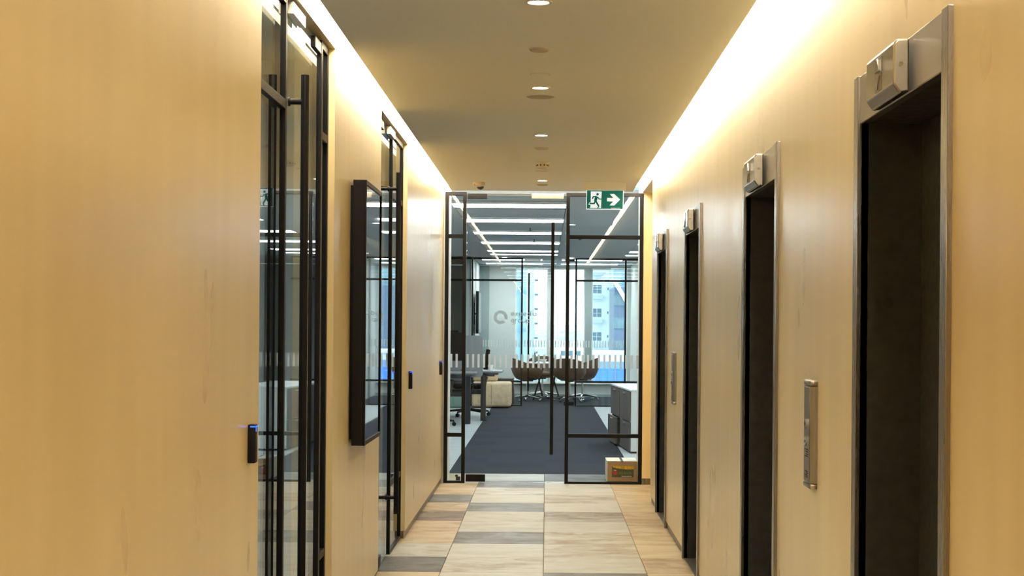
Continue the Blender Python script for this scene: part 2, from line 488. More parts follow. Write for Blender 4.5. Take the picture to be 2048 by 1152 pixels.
# end wall either side of the glazed screen, side lobby to the right, wall behind the viewer
wall_obj('wall_front', 'plaster end wall beside the glazed office entrance', M['wall'],
         [(0.885, 4.2, YE, YE + 0.04, 0.055, 2.86), (-4.2, XL - TH, YE, YE + 0.04, 0, 2.86)])
wall_obj('wall_side_lobby', 'plaster wall closing the short side lobby past the elevators', M['wall'],
         [(2.3, 2.4, 12.6, YE, 0, 2.86), (XR + 0.30, 2.4, 12.60, 12.95, 0, 2.86)])
wall_obj('wall_back', 'plaster wall behind the viewpoint closing the lobby', M['wall'], [(XL - TH, XR + 0.3, -3.1, -3.0, 0, 2.86)])
wall_obj('wall_office_front', 'white office side of the entrance wall with a deep white reveal', M['white'],
         [(-4.2, -0.884, YE + 0.04, YE + 0.37, 0, 2.75), (0.858, 4.2, YE + 0.04, YE + 0.37, 0, 2.75)])

# ceiling slab between two lamp slots, upper soffit above the slots
m = MB()
m.box(-0.855, 0.775, -3.0, 14.24, ZC, ZC + 0.04)
m.box(XR, 2.4, 12.95, YE, ZC, ZC + 0.1)
tag(m.build('ceiling', M['ceiling']), 'tan painted ceiling slab floating between two glowing slots', kind='structure')
tag(bx('ceiling_slot_top', M['slot_white'], None, XL - TH, XR + 0.3, -3.0, YE + 0.1, 2.80, 2.86), 'white lining above the light slots', kind='structure')

def lamp_strip(label, b):
    r = thing('cove_light', ((b[0] + b[1]) / 2, (b[2] + b[3]) / 2, 2.70), label, 'light')
    x, y, z = r.location
    w, l = (b[1] - b[0]) / 2, (b[3] - b[2]) / 2
    bx('lamp_housing', M['slot_white'], r, -w, w, -l, l, 0.006, 0.03)
    bx('lamp_diffuser', M['cove'], r, -w + 0.002, w - 0.002, -l, l, 0.0, 0.006)
lamp_strip('long warm lamp strip glowing in the ceiling slot along the glass door wall', (XL + 0.001, -0.857, -3.0, 14.33))
lamp_strip('long warm lamp strip glowing in the ceiling slot along the elevator wall', (0.777, XR - 0.001, -3.0, 14.33))
lamp_strip('short warm lamp strip in the slot above the office entrance', (-0.85, 0.77, 14.245, 14.33))

# ------------------------------------------------------------------ stone floor: slab + one object per tile
floor = tag(bx('floor', M['grout'], None, -1.05, 2.4, -3.0, 15.28, -0.06, -0.004), 'pale riven stone tile floor with some dark grey tiles', kind='structure')
T = 0.6
JY0 = 13.98                                   # a joint; the grid runs both ways from here
tile_me = None
def tile_mesh(w, d, name='tile'):
    t = MB().box(-w / 2, w / 2, -d / 2, d / 2, -0.012, 0.0, bevel=0.0015).build(name, M['slate'])
    me = t.data
    bpy.data.objects.remove(t)
    return me
cache = {}
CRM, TAN = (0.345, 0.345, 0.300), (0.37, 0.305, 0.195)
GRY, DRK, BRN = (0.115, 0.115, 0.10), (0.062, 0.058, 0.043), (0.14, 0.105, 0.062)
special = {  # (column, row) -> colour, stain strength ; row 0 is 13.38 - 13.98
    (0, 0): (TAN, .5), (0, 1): (GRY, 1.0), (0, 2): (TAN, .9), (0, 3): (BRN, 1.0), (0, 4): (TAN, .6), (0, 5): (TAN, .5), (0, 6): (CRM, .5), (0, 7): (DRK, 1.0), (0, 8): (TAN, .3),
    (1, 0): (CRM, .7), (1, 1): (CRM, .1), (1, 2): (GRY, .9), (1, 3): (CRM, .3), (1, 4): (CRM, .35), (1, 5): (GRY, 1.0), (1, 6): (CRM, .15), (1, 7): (CRM, .6), (1, 8): (CRM, .2),
    (2, 0): (CRM, .15), (2, 1): ((0.31, .29, .235), .8), (2, 2): (CRM, .1), (2, 3): ((0.245, .23, .185), 1.0), (2, 4): (CRM, .1), (2, 5): ((0.33, .31, .24), .8), (2, 6): ((0.33, .31, .25), .7), (2, 7): (CRM, .2), (2, 8): (GRY, 1.0),
    (3, 0): (TAN, .5), (3, 1): (TAN, .3), (3, 2): (TAN, .4), (3, 3): ((.35, .265, .16), 1.0), (3, 4): (TAN, .7), (3, 5): (TAN, .8), (3, 6): (TAN, .2), (3, 7): ((.32, .25, .16), 1.0), (3, 8): (TAN, .3),
}
cols = [(XL, -0.603), (-0.6, 0.0), (0.0, 0.6), (0.6, 1.2)]
cols = [(-0.985, -0.6), (-0.6, 0.0), (0.0, 0.6), (0.6, 1.2), (1.2, 1.8), (1.8, 2.3)]
rng = random.Random(3)
for row in range(-3, 28):
    y1 = JY0 - T * row
    y0 = y1 - T
    if y1 > 15.28: y1 = 15.28
    for ci, (x0, x1) in enumerate(cols):
        if ci > 3 and (row > 1 or row < 0): continue
        if row < -1 or y0 >= 14.3:
            if ci > 3: continue
        g = 0.0016
        w, d = round(x1 - x0 - 2 * g, 4), round(y1 - y0 - 2 * g, 4)
        if d < 0.02: continue
        if (w, d) not in cache: cache[(w, d)] = tile_mesh(w, d)
        o = bpy.data.objects.new('tile', cache[(w, d)])
        COL.objects.link(o)
        o.parent = floor
        o.location = ((x0 + x1) / 2, (y0 + y1) / 2, rng.uniform(-0.0004, 0.0004))
        if (ci, row) in special:
            c, a = special[(ci, row)]
        else:
            k = rng.random()
            c, a = (GRY, 1.0) if k < .14 else (DRK, 1.0) if k < .18 else (TAN, .6) if ci in (0, 3) or k < .4 else (CRM, rng.uniform(.1, .7))
        o.color = (*c, a)

# ------------------------------------------------------------------ glazed doors
def door_glazing(name, loc, rz, layout, H, label, depth=0.045, mirror=False, logo=False, bars=True, leaf_label=None):
    """layout: (post1, post2, post3, post4) left edges in metres, widths 0.032; leaf between post 2 and 3;
    local x runs along the screen, y through it"""
    r = thing(name, loc, label, 'door', rz=rz, kind='structure')
    a, b, c, d = layout
    pw = 0.032
    hf, hb = 0.016, 0.034
    sgn = 1
    for x in (a, b, c, d - pw):
        bx('frame_post', M['black'], r, x, x + pw, -hf, hb, 0, H, bevel=0.0015)
    for x0, x1 in ((a + pw, b), (c + pw, d - pw)):
        for z0, z1 in ((0.0, 0.02), (0.42, 0.455), (2.225, 2.26), (H - 0.032, H)):
            bx('frame_rail', M['black'], r, x0, x1, -hf, hb, z0, z1, bevel=0.0015)
        for z0, z1 in ((0.02, 0.42), (0.455, 2.225), (2.26, H - 0.032)):
            bx('glass_pane', M['glass'], r, x0 - .004, x1 + .004, -0.005, 0.005, z0 - .004, z1 + .004)
    l0, l1 = b + pw + 0.006, c - 0.006
    leaf = bx('door_leaf', M['glass'], r, l0, l1, -0.005, 0.005, 0.012, H - 0.012)
    if leaf_label: leaf['label'] = leaf_label
    # pivot side is next to post b unless mirrored
    px0, px1 = (l0 + 0.004, l0 + 0.18) if not mirror else (l1 - 0.18, l1 - 0.004)
    hx = (l1 - 0.115) if not mirror else (l0 + 0.100)
    if mirror is None: pass
    bx('pivot_patch', M['black'], leaf, px0, px1, -0.016, 0.016, 0.014, 0.08, bevel=0.002)
    bx('pivot_patch', M['black'], leaf, px0, px1, -0.016, 0.016, H - 0.062, H - 0.014, bevel=0.002)
    mx0, mx1 = (l1 - 0.31, l1 - 0.02) if not mirror else (l0 + 0.02, l0 + 0.31)
    bx('magnetic_lock', M['alu'], leaf, mx0, mx1, -0.034, -0.008, H - 0.058, H - 0.012, bevel=0.002)
    for s in (-1, 1):
        h = MB()
        h.cyl((hx, s * 0.066, 0.27), (hx, s * 0.066, 2.37), 0.0155, n=20)
        for z in (0.37, 2.27):
            h.cyl((hx, s * 0.004, z), (hx, s * 0.060, z), 0.011, n=14)
            h.cyl((hx, s * 0.005, z), (hx, s * 0.010, z), 0.017, n=14)
        h.build('door_handle', M['black'], leaf, smooth=True)
    if bars:
        k = MB()
        x = a + pw + 0.022
        while x < d - pw - 0.02:
            if not (b - 0.02 < x < b + pw + 0.004 or c - 0.02 < x < c + pw + 0.004):
                k.box(x, x + 0.0195, -0.0065, -0.0055, 1.05, 1.172)
            x += 0.0497
        o = k.build('manifestation_bars', M['frost'], r)
        tag(o, 'row of white vertical safety dashes', kind='stuff')
    return r, leaf, (l0, l1)

# end entrance (faces the viewer)
end, end_leaf, _ = door_glazing('door_1', (0, YE + 0.01, 0), 0, (-0.918, -0.757, 0.182, 0.883), ZC - 0.004,
                               'black framed glass office entrance with long pull handle closing the lobby', leaf_label='frameless glass door leaf')

# etched logo and words on the end leaf
def ring_pts(cx, cz, r, a0, a1, n=28):
    return [(cx + r * cos(radians(a0 + (a1 - a0) * i / n)), cz + r * sin(radians(a0 + (a1 - a0) * i / n))) for i in range(n + 1)]
def letter(mb, ch, x, z, h, w, y0, y1):
    r = (h - w) / 2
    cx, cz = x + h / 2, z + h / 2
    st = lambda pts: mb.stroke(pts, w, y0, y1, caps=False)
    adv = h
    if ch in 'podag': st(ring_pts(cx, cz, r, 0, 360))
    if ch == 'e':
        st(ring_pts(cx, cz, r, -45, 0)[:1] and ring_pts(cx, cz, r, 0, 318)); st([(cx - r, cz), (cx + r, cz)])
    elif ch == 'x':
        st([(x + w / 2, z), (x + h * .85 - w / 2, z + h)]); st([(x + w / 2, z + h), (x + h * .85 - w / 2, z)]); adv = h * .85
    elif ch == 'p': st([(x + w / 2, z - h * .5), (x + w / 2, z + h)])
    elif ch == 'd': st([(x + h - w / 2, z), (x + h - w / 2, z + h * 1.5)])
    elif ch == 'a': st([(x + h - w / 2, z), (x + h - w / 2, z + h)])
    elif ch == 'i':
        st([(x + w / 2, z), (x + w / 2, z + h)]); st([(x + w / 2, z + h * 1.22), (x + w / 2, z + h * 1.4)]); adv = w
    elif ch == 'g':
        st([(x + h - w / 2, z + h), (x + h - w / 2, z - h * .15)]); st(ring_pts(cx, z - h * .12, r * .95, 0, -150, 12))
    elif ch == 'r':
        st([(x + w / 2, z), (x + w / 2, z + h)]); st(ring_pts(x + h * .42, z + h * .56, h * .34, 170, 60, 8)); adv = h * .62
    elif ch == 'u':
        st([(x + w / 2, z + h), (x + w / 2, cz)]); st([(x + h - w / 2, z + h), (x + h - w / 2, z)]); st(ring_pts(cx, cz, r, 180, 360, 14))
    return adv
lg = MB()
cx, cz, ro, ri = -0.409, 1.508, 0.0625, 0.0350
outer = ring_pts(cx, cz, ro, -12, 322 - 4, 40)[::-1]
outer = [(cx + ro * cos(radians(a)), cz + ro * sin(radians(a))) for a in [-13 + (317 + 2 - 0) * i / 40 for i in range(41)]]
# ring drawn as quads, opening on the lower right
A = [-14 + 328 * i / 44 for i in range(45)]
for a, b in zip(A[:-1], A[1:]):
    f = lambda r, t: (cx + r * cos(radians(t)), cz + r * sin(radians(t)))
    k0 = ri - 0.004 if a > 200 else ri
    lg.prism([f(ro, a), f(ro, b), f(ri, b), f(ri, a)], -0.0072, -0.0058)
lg.stroke([(cx - 0.010, cz - 0.0155), (cx + 0.062, cz - 0.0155)], 0.0045, -0.0072, -0.0058)
tag(lg.build('ring_emblem', M['logo'], end_leaf), 'pale etched round letter e emblem')
def word(txt, x, z, h):
    w = MB()
    for ch in txt:
        x += letter(w, ch, x, z, h, h * 0.21, -0.0072, -0.0058) + h * 0.15
    return w.build('etched_lettering', M['logo'], end_leaf)
word('expedia', -0.316, 1.5205, 0.0335)
word('group', -0.316, 1.460, 0.0335)

# ---- doors in the left wall (rotated so local x runs along +Y, local -y faces the lobby)
# door_2: narrow sidelight at the far end; local x = Y offset
YW = 0.0
GX = -0.977
for nm, (y0, y1), mir, lay, lab in (
    ('door_2', ALC[0], True, (0.0, 0.655, 1.575, 1.797), 'nearest black framed glass meeting room door set in the left plaster wall'),
    ('door_3', ALC[1], False, (0.003, 0.20, 0.950, 1.697), 'second black framed glass meeting room door, past the wall display')):
    door_glazing(nm, (GX, y0, 0), radians(90), lay, 2.643, lab, mirror=mir, bars=False)

# reveals around the door recesses are the wall itself; dim rooms behind them
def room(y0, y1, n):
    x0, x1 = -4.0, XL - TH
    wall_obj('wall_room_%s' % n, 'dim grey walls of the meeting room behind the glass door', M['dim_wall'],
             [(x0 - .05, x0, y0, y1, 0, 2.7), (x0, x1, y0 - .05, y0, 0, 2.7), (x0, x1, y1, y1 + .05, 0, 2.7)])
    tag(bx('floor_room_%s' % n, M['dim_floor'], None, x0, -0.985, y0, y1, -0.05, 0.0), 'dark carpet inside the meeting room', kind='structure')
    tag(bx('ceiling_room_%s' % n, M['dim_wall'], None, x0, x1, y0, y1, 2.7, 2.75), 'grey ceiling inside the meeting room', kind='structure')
room(3.6, 7.6, 'near')
room(8.3, 12.2, 'far')
ROOM_FILL = [(-2.6, 5.9, 'added unseen fill light inside the nearest meeting room'), (-2.6, 10.1, 'added unseen fill light inside the second meeting room')]  # unseen lights added to brighten the rooms behind the glass

# ------------------------------------------------------------------ elevators
def elevator(idx, yc, w, label):
    """local origin: floor under the centre of the opening on the wall plane; local x = +X into the shaft"""
    r = thing('elevator_entrance', (XR, yc, 0), label, 'elevator', 'elevator entrances in the right wall')
    h, iw = w / 2, w / 2 - 0.055
    d = 0.186
    bx('jamb_trim', M['steel_v'], r, -0.012, 0.02, -h, -iw, 0, 2.13, bevel=0.0012)
    bx('jamb_trim', M['steel_v'], r, -0.012, 0.02, iw, h, 0, 2.13, bevel=0.0012)
    bx('lintel', M['steel'], r, -0.006, 0.02, -iw, iw, 1.998, 2.13, bevel=0.002)
    bx('side_reveal', M['reveal'], r, 0.0, d, iw, h - .002, 0, 2.06)
    bx('side_reveal', M['reveal'], r, 0.0, d, -h + .002, -iw, 0, 2.06)
    bx('head_reveal', M['reveal'], r, 0.02, d, -iw, iw, 2.0, 2.06)
    for s in (0, 1):
        y0, y1 = (-iw, -0.002) if s == 0 else (0.002, iw)
        bx('door_panel', M['reveal'], r, d - 0.02, d + 0.02, y0, y1, 0.006, 2.0, bevel=0.002)
    bx('sill', M['panel_grey'], r, 0.0, d + 0.02, -iw, iw, -0.004, 0.004, bevel=0.001)
    # shaft lining so nothing shows behind
    # lantern
    b = MB()
    zb, zt, yb = 1.992, 2.122, 0.158
    prof = [(-0.012, zb + .004), (-0.012, zt), (-0.040, zt), (-0.050, zt - .010), (-0.050, zb + 0.022), (-0.034, zb)]
    b.prism(prof, 0, 1, 'Y')
    for v in b.bm.verts: v.co.y = -yb if v.co.y < .5 else yb
    lan = b.build('lantern_box', M['lantern'], r)
    bv = lan.modifiers.new('bevel', 'BEVEL'); bv.width = 0.005; bv.segments = 3; bv.limit_method = 'ANGLE'
    bx('lantern_window', M['panel_face'], lan, -0.0515, -0.049, -0.030, 0.045, 2.020, 2.104, bevel=0.0008)
    ar = MB()
    ar.prism([(-0.022, 2.068), (0.034, 2.068), (0.006, 2.100)], -0.056, -0.051, 'X')
    ar.build('up_arrow', M['chrome'], lan)
    ar = MB()
    ar.prism([(-0.022, 2.056), (0.034, 2.056), (0.006, 2.024)], -0.056, -0.051, 'X')
    ar.build('down_arrow', M['chrome'], lan)
    sc = MB().cyl((-0.032, -yb - 0.0025, 2.062), (-0.032, -yb + 0.001, 2.062), 0.0055, n=14)
    sc.build('screw', M['chrome'], lan)
    return r
for i, (a, b) in enumerate(ELEV):
    lab = ['steel framed elevator entrance nearest the viewer, open reveal dark and door partly seen',
           'second elevator entrance from the viewer, between the near call panel and the two far ones',
           'third elevator entrance from the viewer, just before the small call panel',
           'farthest elevator entrance, last before the glass office doors'][i]
    e = elevator(i, (a + b) / 2, b - a, lab)
    if i == 0:
        # level plate on the far reveal of the nearest entrance
        p = MB().cyl((0.075, 0.4585, 1.505), (0.075, 0.4605, 1.505), 0.016, n=18)
        p.build('level_plate', M['dark_grey'], e)
# dark shaft backing behind the right wall openings
wall_obj('wall_shaft', 'dark shaft wall behind the elevator doors', M['reveal'], [(XR + 0.30, XR + 0.34, 3.2, 12.5, 0, 2.4)])

def call_panel(yc, label):
    r = thing('call_panel', (XR, yc, 0.92), label, 'control panel', 'elevator call panels')
    b = MB().prism([(0.001, -0.065), (-0.010, -0.065), (-0.023, -0.056), (-0.023, 0.056), (-0.010, 0.065), (0.001, 0.065)], 0.018, 0.328, 'Z')
    b.build('panel_body', M['panel_grey'], r)
    bx('face_plate', M['panel_face'], r, -0.0245, -0.0225, -0.052, 0.052, 0.022, 0.324, bevel=0.0008)
    for z0, z1 in ((0.0, 0.0165), (0.3295, 0.346)):
        bx('end_cap', M['steel'], r, -0.024, 0.001, -0.066, 0.066, z0, z1, bevel=0.004, seg=2)
    for z in (0.205, 0.15):
        bt = MB().cyl((-0.030, 0, z), (-0.024, 0, z), 0.016, n=20)
        k = bt.build('call_button', M['chrome'], r)
        MB().stroke([(-0.006, z - .003 if z > .18 else z + .003), (0, z + .005 if z > .18 else z - .005), (0.006, z - .003 if z > .18 else z + .003)], 0.002, -0.0308, -0.0300, 'X').build('arrow_mark', M['black_matt'], k)
    n = MB()
    for k, z in enumerate((0.122, 0.115, 0.107, 0.100, 0.052, 0.046, 0.040, 0.034)):
        n.box(-0.0252, -0.0244, -0.03, 0.03 - 0.012 * (k % 3), z, z + 0.003)
    tag(n.build('engraved_notice', M['black_matt'], r), kind='stuff')
    return r
call_panel(5.095, 'tall brushed metal elevator call panel nearest the viewer')
call_panel(10.515, 'far elevator call panel between the third and last elevators')

# ------------------------------------------------------------------ left wall fittings
def reader(yc, label):
    r = thing('card_reader', (XL, yc, 0.995), label, 'card reader', 'black card readers on the left wall')
    MB().box(-0.001, 0.024, -0.021, 0.021, 0, 0.122, bevel=0.004, seg=2).build('reader_body', M['black_matt'], r, smooth=True)
    k = MB()
    k.box(0.0242, 0.0255, -0.014, 0.019, 0.1135, 0.1175)
    k.box(0.0242, 0.0255, -0.014, -0.008, 0.100, 0.1135)
    k.box(0.0245, 0.008, -0.0218, -0.0205, 0.1135, 0.1175)
    k.build('status_light', M['blue_led'], r)
reader(4.985, 'black card reader with blue light nearest the viewer, beside the near glass door')
reader(10.82, 'black card reader with blue light just past the second glass door')
reader(13.95, 'small black card reader beside the glass office entrance')

tv = thing('wall_display', (XL, 7.865, 0.857), 'black portrait display screen mounted between the two glass doors', 'screen')
bx('mounting_plate', M['black_matt'], tv, 0.0, 0.014, -0.335, 0.335, 0.03, 1.24)
bx('casing', M['black_matt'], tv, 0.014, 0.070, -0.357, 0.357, 0, 1.265, bevel=0.002)
for b in ((-0.357, 0.357, 0, 0.022), (-0.357, 0.357, 1.243, 1.265), (-0.357, -0.335, 0.022, 1.243), (0.335, 0.357, 0.022, 1.243)):
    bx('bezel', M['black'], tv, 0.070, 0.078, *b, bevel=0.0015)
bx('screen_panel', M['screen'], tv, 0.069, 0.0725, -0.336, 0.336, 0.021, 1.244)

# ------------------------------------------------------------------ ceiling fittings
XM = -0.036
def downlight(y, label):
    r = thing('downlight', (XM, y, ZC), label, 'light', 'recessed ceiling downlights')
    MB().lathe([(0.0395, -0.001), (0.041, -0.004), (0.052, -0.003), (0.053, 0.0), (0.053, 0.002), (0.0395, 0.002)], n=40).build('trim_ring', M['plastic_white'], r, smooth=True)
    MB().lathe([(0.0, -0.0015), (0.0395, -0.0015), (0.0395, 0.0015), (0.0, 0.0015)], n=32).build('lens', M['lens'], r)
    l = bpy.data.lights.new('lamp', 'SPOT')
    l.energy = DOWN; l.color = (1.0, 0.74, 0.46); l.spot_size = radians(95); l.spot_blend = 0.6; l.shadow_soft_size = 0.04
    o = bpy.data.objects.new('lamp', l)
    COL.objects.link(o); o.parent = r; o.location = (0, 0, -0.03)
for y, lab in ((1.9, 'ceiling downlight above and behind the picture, nearest the viewpoint'), (3.9, 'ceiling downlight overhead, before the first one in view'),
               (5.92, 'glowing ceiling downlight nearest the viewer'), (8.05, 'second glowing downlight, between two round grilles'),
               (10.06, 'third glowing downlight, before the smoke detector'), (13.2, 'farthest glowing downlight, by the glass entrance')):
    downlight(y, lab)
def disc(name, y, r_, label, cat, mat, drop=0.008, x=XM):
    r = thing(name, (x, y, ZC), label, cat)
    MB().lathe([(0.0, -drop), (r_ * .88, -drop), (r_, -drop * .45), (r_, -drop * .2), (r_ * .9, 0.001)], n=40).build('cover_plate', M[mat], r, smooth=True)
    MB().lathe([(r_ * 1.0, -drop * .35), (r_ * 1.1, -0.0015), (r_ * 1.1, 0.001), (r_ * .95, 0.001)], n=40).build('rim', M['plastic_white'], r, smooth=True)
    return r
disc('sprinkler_cover', 6.92, 0.043, 'round ceiling cover plate just past the nearest downlight', 'ceiling disc', 'grille', 0.012)
disc('sprinkler_cover', 7.63, 0.046, 'flush tan round cover plate before the second downlight', 'ceiling disc', 'ceiling', 0.004)
sp_ = disc('ceiling_speaker', 8.37, 0.072, 'perforated round ceiling speaker just past the second downlight', 'speaker', 'grille', 0.005)
disc('sprinkler_cover', 10.77, 0.045, 'round cover plate between the third downlight and the smoke detector', 'ceiling disc', 'plastic_white', 0.012)
disc('sprinkler_cover', 12.35, 0.052, 'round flush plate behind the smoke detector', 'ceiling disc', 'plastic_white', 0.004)
disc('sprinkler_cover', 13.55, 0.047, 'round cover plate nearest the glass entrance', 'ceiling disc', 'grille', 0.010)
r = thing('downlight', (1.55, 13.65, ZC), 'unseen downlight added to light the side lobby past the elevators', 'light', 'recessed ceiling downlights')
MB().lathe([(0.0395, -0.001), (0.041, -0.004), (0.052, -0.003), (0.053, 0.002), (0.0395, 0.002)], n=40).build('trim_ring', M['plastic_white'], r, smooth=True)
MB().lathe([(0.0, -0.0015), (0.0395, -0.0015), (0.0395, 0.0015), (0.0, 0.0015)], n=32).build('lens', M['lens'], r)
l = bpy.data.lights.new('lamp', 'SPOT'); l.energy = 60; l.color = (1.0, 0.70, 0.36); l.spot_size = radians(140); l.spot_blend = 0.8; l.shadow_soft_size = 0.05  # added lamp with no visible source, brightens the end wall
o = bpy.data.objects.new('lamp', l); COL.objects.link(o); o.parent = r; o.location = (0, 0, -0.03)
sd = thing('smoke_detector', (XM + 0.004, 11.72, ZC), 'white smoke detector hanging from the ceiling centre', 'detector')
MB().lathe([(0.0, -0.012), (0.048, -0.012), (0.052, -0.006), (0.052, 0.001)], n=32).build('base', M['plastic_white'], sd, smooth=True)
MB().lathe([(0.0, -0.052), (0.022, -0.050), (0.040, -0.040), (0.046, -0.012), (0.0, -0.012)], n=32).build('sensor_head', M['plastic_white'], sd, smooth=True)
k = MB()
for i in range(10):
    a = 2 * pi * i / 10
    k.box(0.0432 * cos(a) - .004, 0.0432 * cos(a) + .004, 0.0432 * sin(a) - .004, 0.0432 * sin(a) + .004, -0.030, -0.020)
tag(k.build('vent_slots', M['black_matt'], sd), kind='stuff')

sc = thing('security_camera', (-0.575, 13.42, ZC), 'small white dome security camera on the ceiling corner', 'camera')
MB().lathe([(0.0, -0.040), (0.036, -0.040), (0.050, -0.028), (0.053, -0.008), (0.053, 0.001)], n=36).build('housing', M['plastic_white'], sc, smooth=True)
MB().lathe([(0.0, -0.064), (0.018, -0.059), (0.030, -0.046), (0.033, -0.036)], c=(0.012, 0, 0), n=32).build('dome', M['dark_dome'], sc, smooth=True)
MB().cyl((-0.036, -0.040, -0.024), (-0.034, -0.036, -0.024), 0.004, n=10).build('sensor_dot', M['black_matt'], sc)

# exit sign ---------------------------------------------------------
ex = thing('exit_sign', (0.492, 13.30, ZC), 'green exit sign with running figure and arrow hanging from the ceiling', 'sign')
bx('sign_housing', M['ceiling'], ex, -0.182, 0.174, -0.035, 0.035, -0.070, 0.0, bevel=0.002)
bx('sign_panel', M['sign_white'], ex, -0.157, 0.157, -0.004, 0.004, -0.232, -0.070, bevel=0.001)
bx('green_face', M['sign_green'], ex, -0.152, 0.151, -0.006, -0.0042, -0.2255, -0.0715)
def sg(x, y):     # from the sign's own drawing grid (1090 x 550) to metres
    return ((x - 830) / 1090 * 0.314, -0.070 - (y - 437) / 550 * 0.162)
def poly(name, pts, mat, y0, y1):
    MB().prism([sg(*p) for p in pts], y0, y1).build(name, M[mat], ex)
poly('door_symbol', [(415, 473), (732, 473), (716, 945), (383, 945), (405, 925), (415, 860)], 'sign_white', -0.0072, -0.0060)
k = MB()
k.stroke([sg(490, 817), (sg(372, 822))], 0.0200, -0.0076, -0.0060)
k.stroke([sg(372, 822), (sg(352, 845))], 0.006, -0.0076, -0.0060)
k.build('foot_outline', M['sign_white'], ex)
f = MB()
hx_, hz_ = sg(612, 552)
f.prism([(hx_ + .0108 * cos(2 * pi * i / 20), hz_ + .0108 * sin(2 * pi * i / 20)) for i in range(20)], -0.0086, -0.0074)
f.stroke([sg(585, 620), sg(545, 745)], 0.024, -0.0086, -0.0074)
f.stroke([sg(590, 617), sg(492, 620), sg(455, 687)], 0.0105, -0.0086, -0.0074)
f.stroke([sg(612, 622), sg(665, 690), sg(735, 688)], 0.0090, -0.0086, -0.0074)
f.stroke([sg(556, 735), sg(608, 822), sg(650, 893)], 0.0145, -0.0086, -0.0074)
f.stroke([sg(662, 893), sg(612, 950)], 0.009, -0.0086, -0.0074)
f.stroke([sg(548, 735), sg(516, 815), sg(380, 818)], 0.0125, -0.0086, -0.0074)
f.build('running_figure', M['sign_green'], ex)
poly('arrow_symbol', [(890, 650), (1075, 658), (970, 540), (1095, 537), (1270, 700), (1105, 865), (965, 865), (1075, 755), (890, 750)], 'sign_white', -0.0072, -0.0060)
k = MB()
for x0, x1 in ((1010, 1040), (1046, 1080), (1086, 1120), (1126, 1172), (1195, 1215), (1220, 1240), (1245, 1268)):
    p, q = sg(x0, 940), sg(x1, 952)
    k.box(p[0], q[0], -0.0068, -0.0060, q[1], p[1])
tag(k.build('maker_imprint', M['sign_white'], ex), kind='stuff')
MB().ball((0.0, -0.007, -0.0715), 0.0022, 8).build('indicator_dot', M['sign_white'], ex)

# ------------------------------------------------------------------ office beyond the glass
OX = 4.2
YP = 28.2                     # second glazed screen
YWN = 32.0                    # window wall
of_floor = tag(bx('floor_office', M['carpet_light'], None, -OX, OX, 15.28, YWN, -0.06, -0.002), 'pale grey carpet floor of the office', kind='structure')
tag(bx('carpet_runner', M['carpet'], None, -0.93, 0.872, 15.283, YP - .06, -0.002, 0.0), 'long charcoal carpet path leading through the office', 'carpet')
tag(bx('meeting_carpet', M['carpet'], None, -1.33, 1.72, YP - .06, YWN - .02, -0.002, 0.0), 'charcoal carpet of the far meeting room', 'carpet')
wall_obj('wall_office_left', 'white office wall far to the left', M['plaster_cool'], [(-OX - .1, -OX, YE + .37, YWN, 0, 2.75)])
wall_obj('wall_office_right', 'white office wall far to the right', M['plaster_cool'], [(OX, OX + .1, YE + .37, YWN, 0, 2.75)])
oc = tag(bx('ceiling_office', M['joint_grey'], None, -OX, OX, YE + .37, YWN + .3, ZC + 0.012, ZC + 0.06), 'grey tiled office ceiling', kind='structure')
# acoustic ceiling tiles, one object each where they show, with recessed joints
TRO = [15.97, 18.25, 20.7, 23.2, 25.7, 26.95]
ct = MB().box(-0.572, 0.572, -0.296, 0.296, 0.0, 0.012, bevel=0.001).build('ceiling_tile', M['acoustic'])
ct_me = ct.data
bpy.data.objects.remove(ct)
for i in range(-3, 4):
    xc = -0.375 + 1.152 * i
    if abs(xc) > 3.6: continue
    y = 15.05
    while y < 27.9:
        if (i == 0 or i == 2) and any(abs(y - t) < 0.40 for t in TRO):
            y += 0.6
            continue
        o = bpy.data.objects.new('ceiling_tile', ct_me)
        COL.objects.link(o); o.parent = oc
        o.location = (xc, y, ZC)
        y += 0.6
def troffer(x0, x1, y, d, label, z=ZC, group='recessed office ceiling lights'):
    r = thing('ceiling_light', ((x0 + x1) / 2, y, z), label, 'light', group)
    w = (x1 - x0) / 2
    bx('diffuser', M['troffer'], r, -w, w, -d / 2, d / 2, -0.004, 0.010)
    f = MB()
    f.box(-w - .012, w + .012, -d / 2 - .012, -d / 2, -0.006, 0.011); f.box(-w - .012, w + .012, d / 2, d / 2 + .012, -0.006, 0.011)
    f.box(-w - .012, -w, -d / 2, d / 2, -0.006, 0.011); f.box(w, w + .012, -d / 2, d / 2, -0.006, 0.011)
    f.build('frame', M['white'], r)
nth = ['nearest', 'second', 'third', 'fourth', 'fifth', 'sixth']
for k, y in enumerate(TRO):
    troffer(-0.945, 0.195, y, 0.5 if k < 5 else .3, '%s long white ceiling light beyond the glass entrance' % nth[k])
    troffer(1.36, 2.50, y, 0.5 if k < 5 else .3, '%s ceiling light in the row to the right side of the office' % nth[k], group='office ceiling lights over the side aisle')
for k, (x, y) in enumerate(((-0.62, 29.1), (0.85, 29.1), (-0.62, 31.0), (0.85, 31.0))):  # visible ceiling strips, with extra ones added to brighten the room
    troffer(x - .55, x + .55, y, .42, ['near meeting room ceiling light over the sofa side', 'near meeting room ceiling light over the brown chairs', 'far meeting room ceiling light beside the pale wall', 'far meeting room ceiling light by the last window'][k], group='meeting room ceiling lights')
for x, y, l in ROOM_FILL:
    troffer(x - .6, x + .6, y, .6, l, z=2.69, group='added side meeting room fill lights')
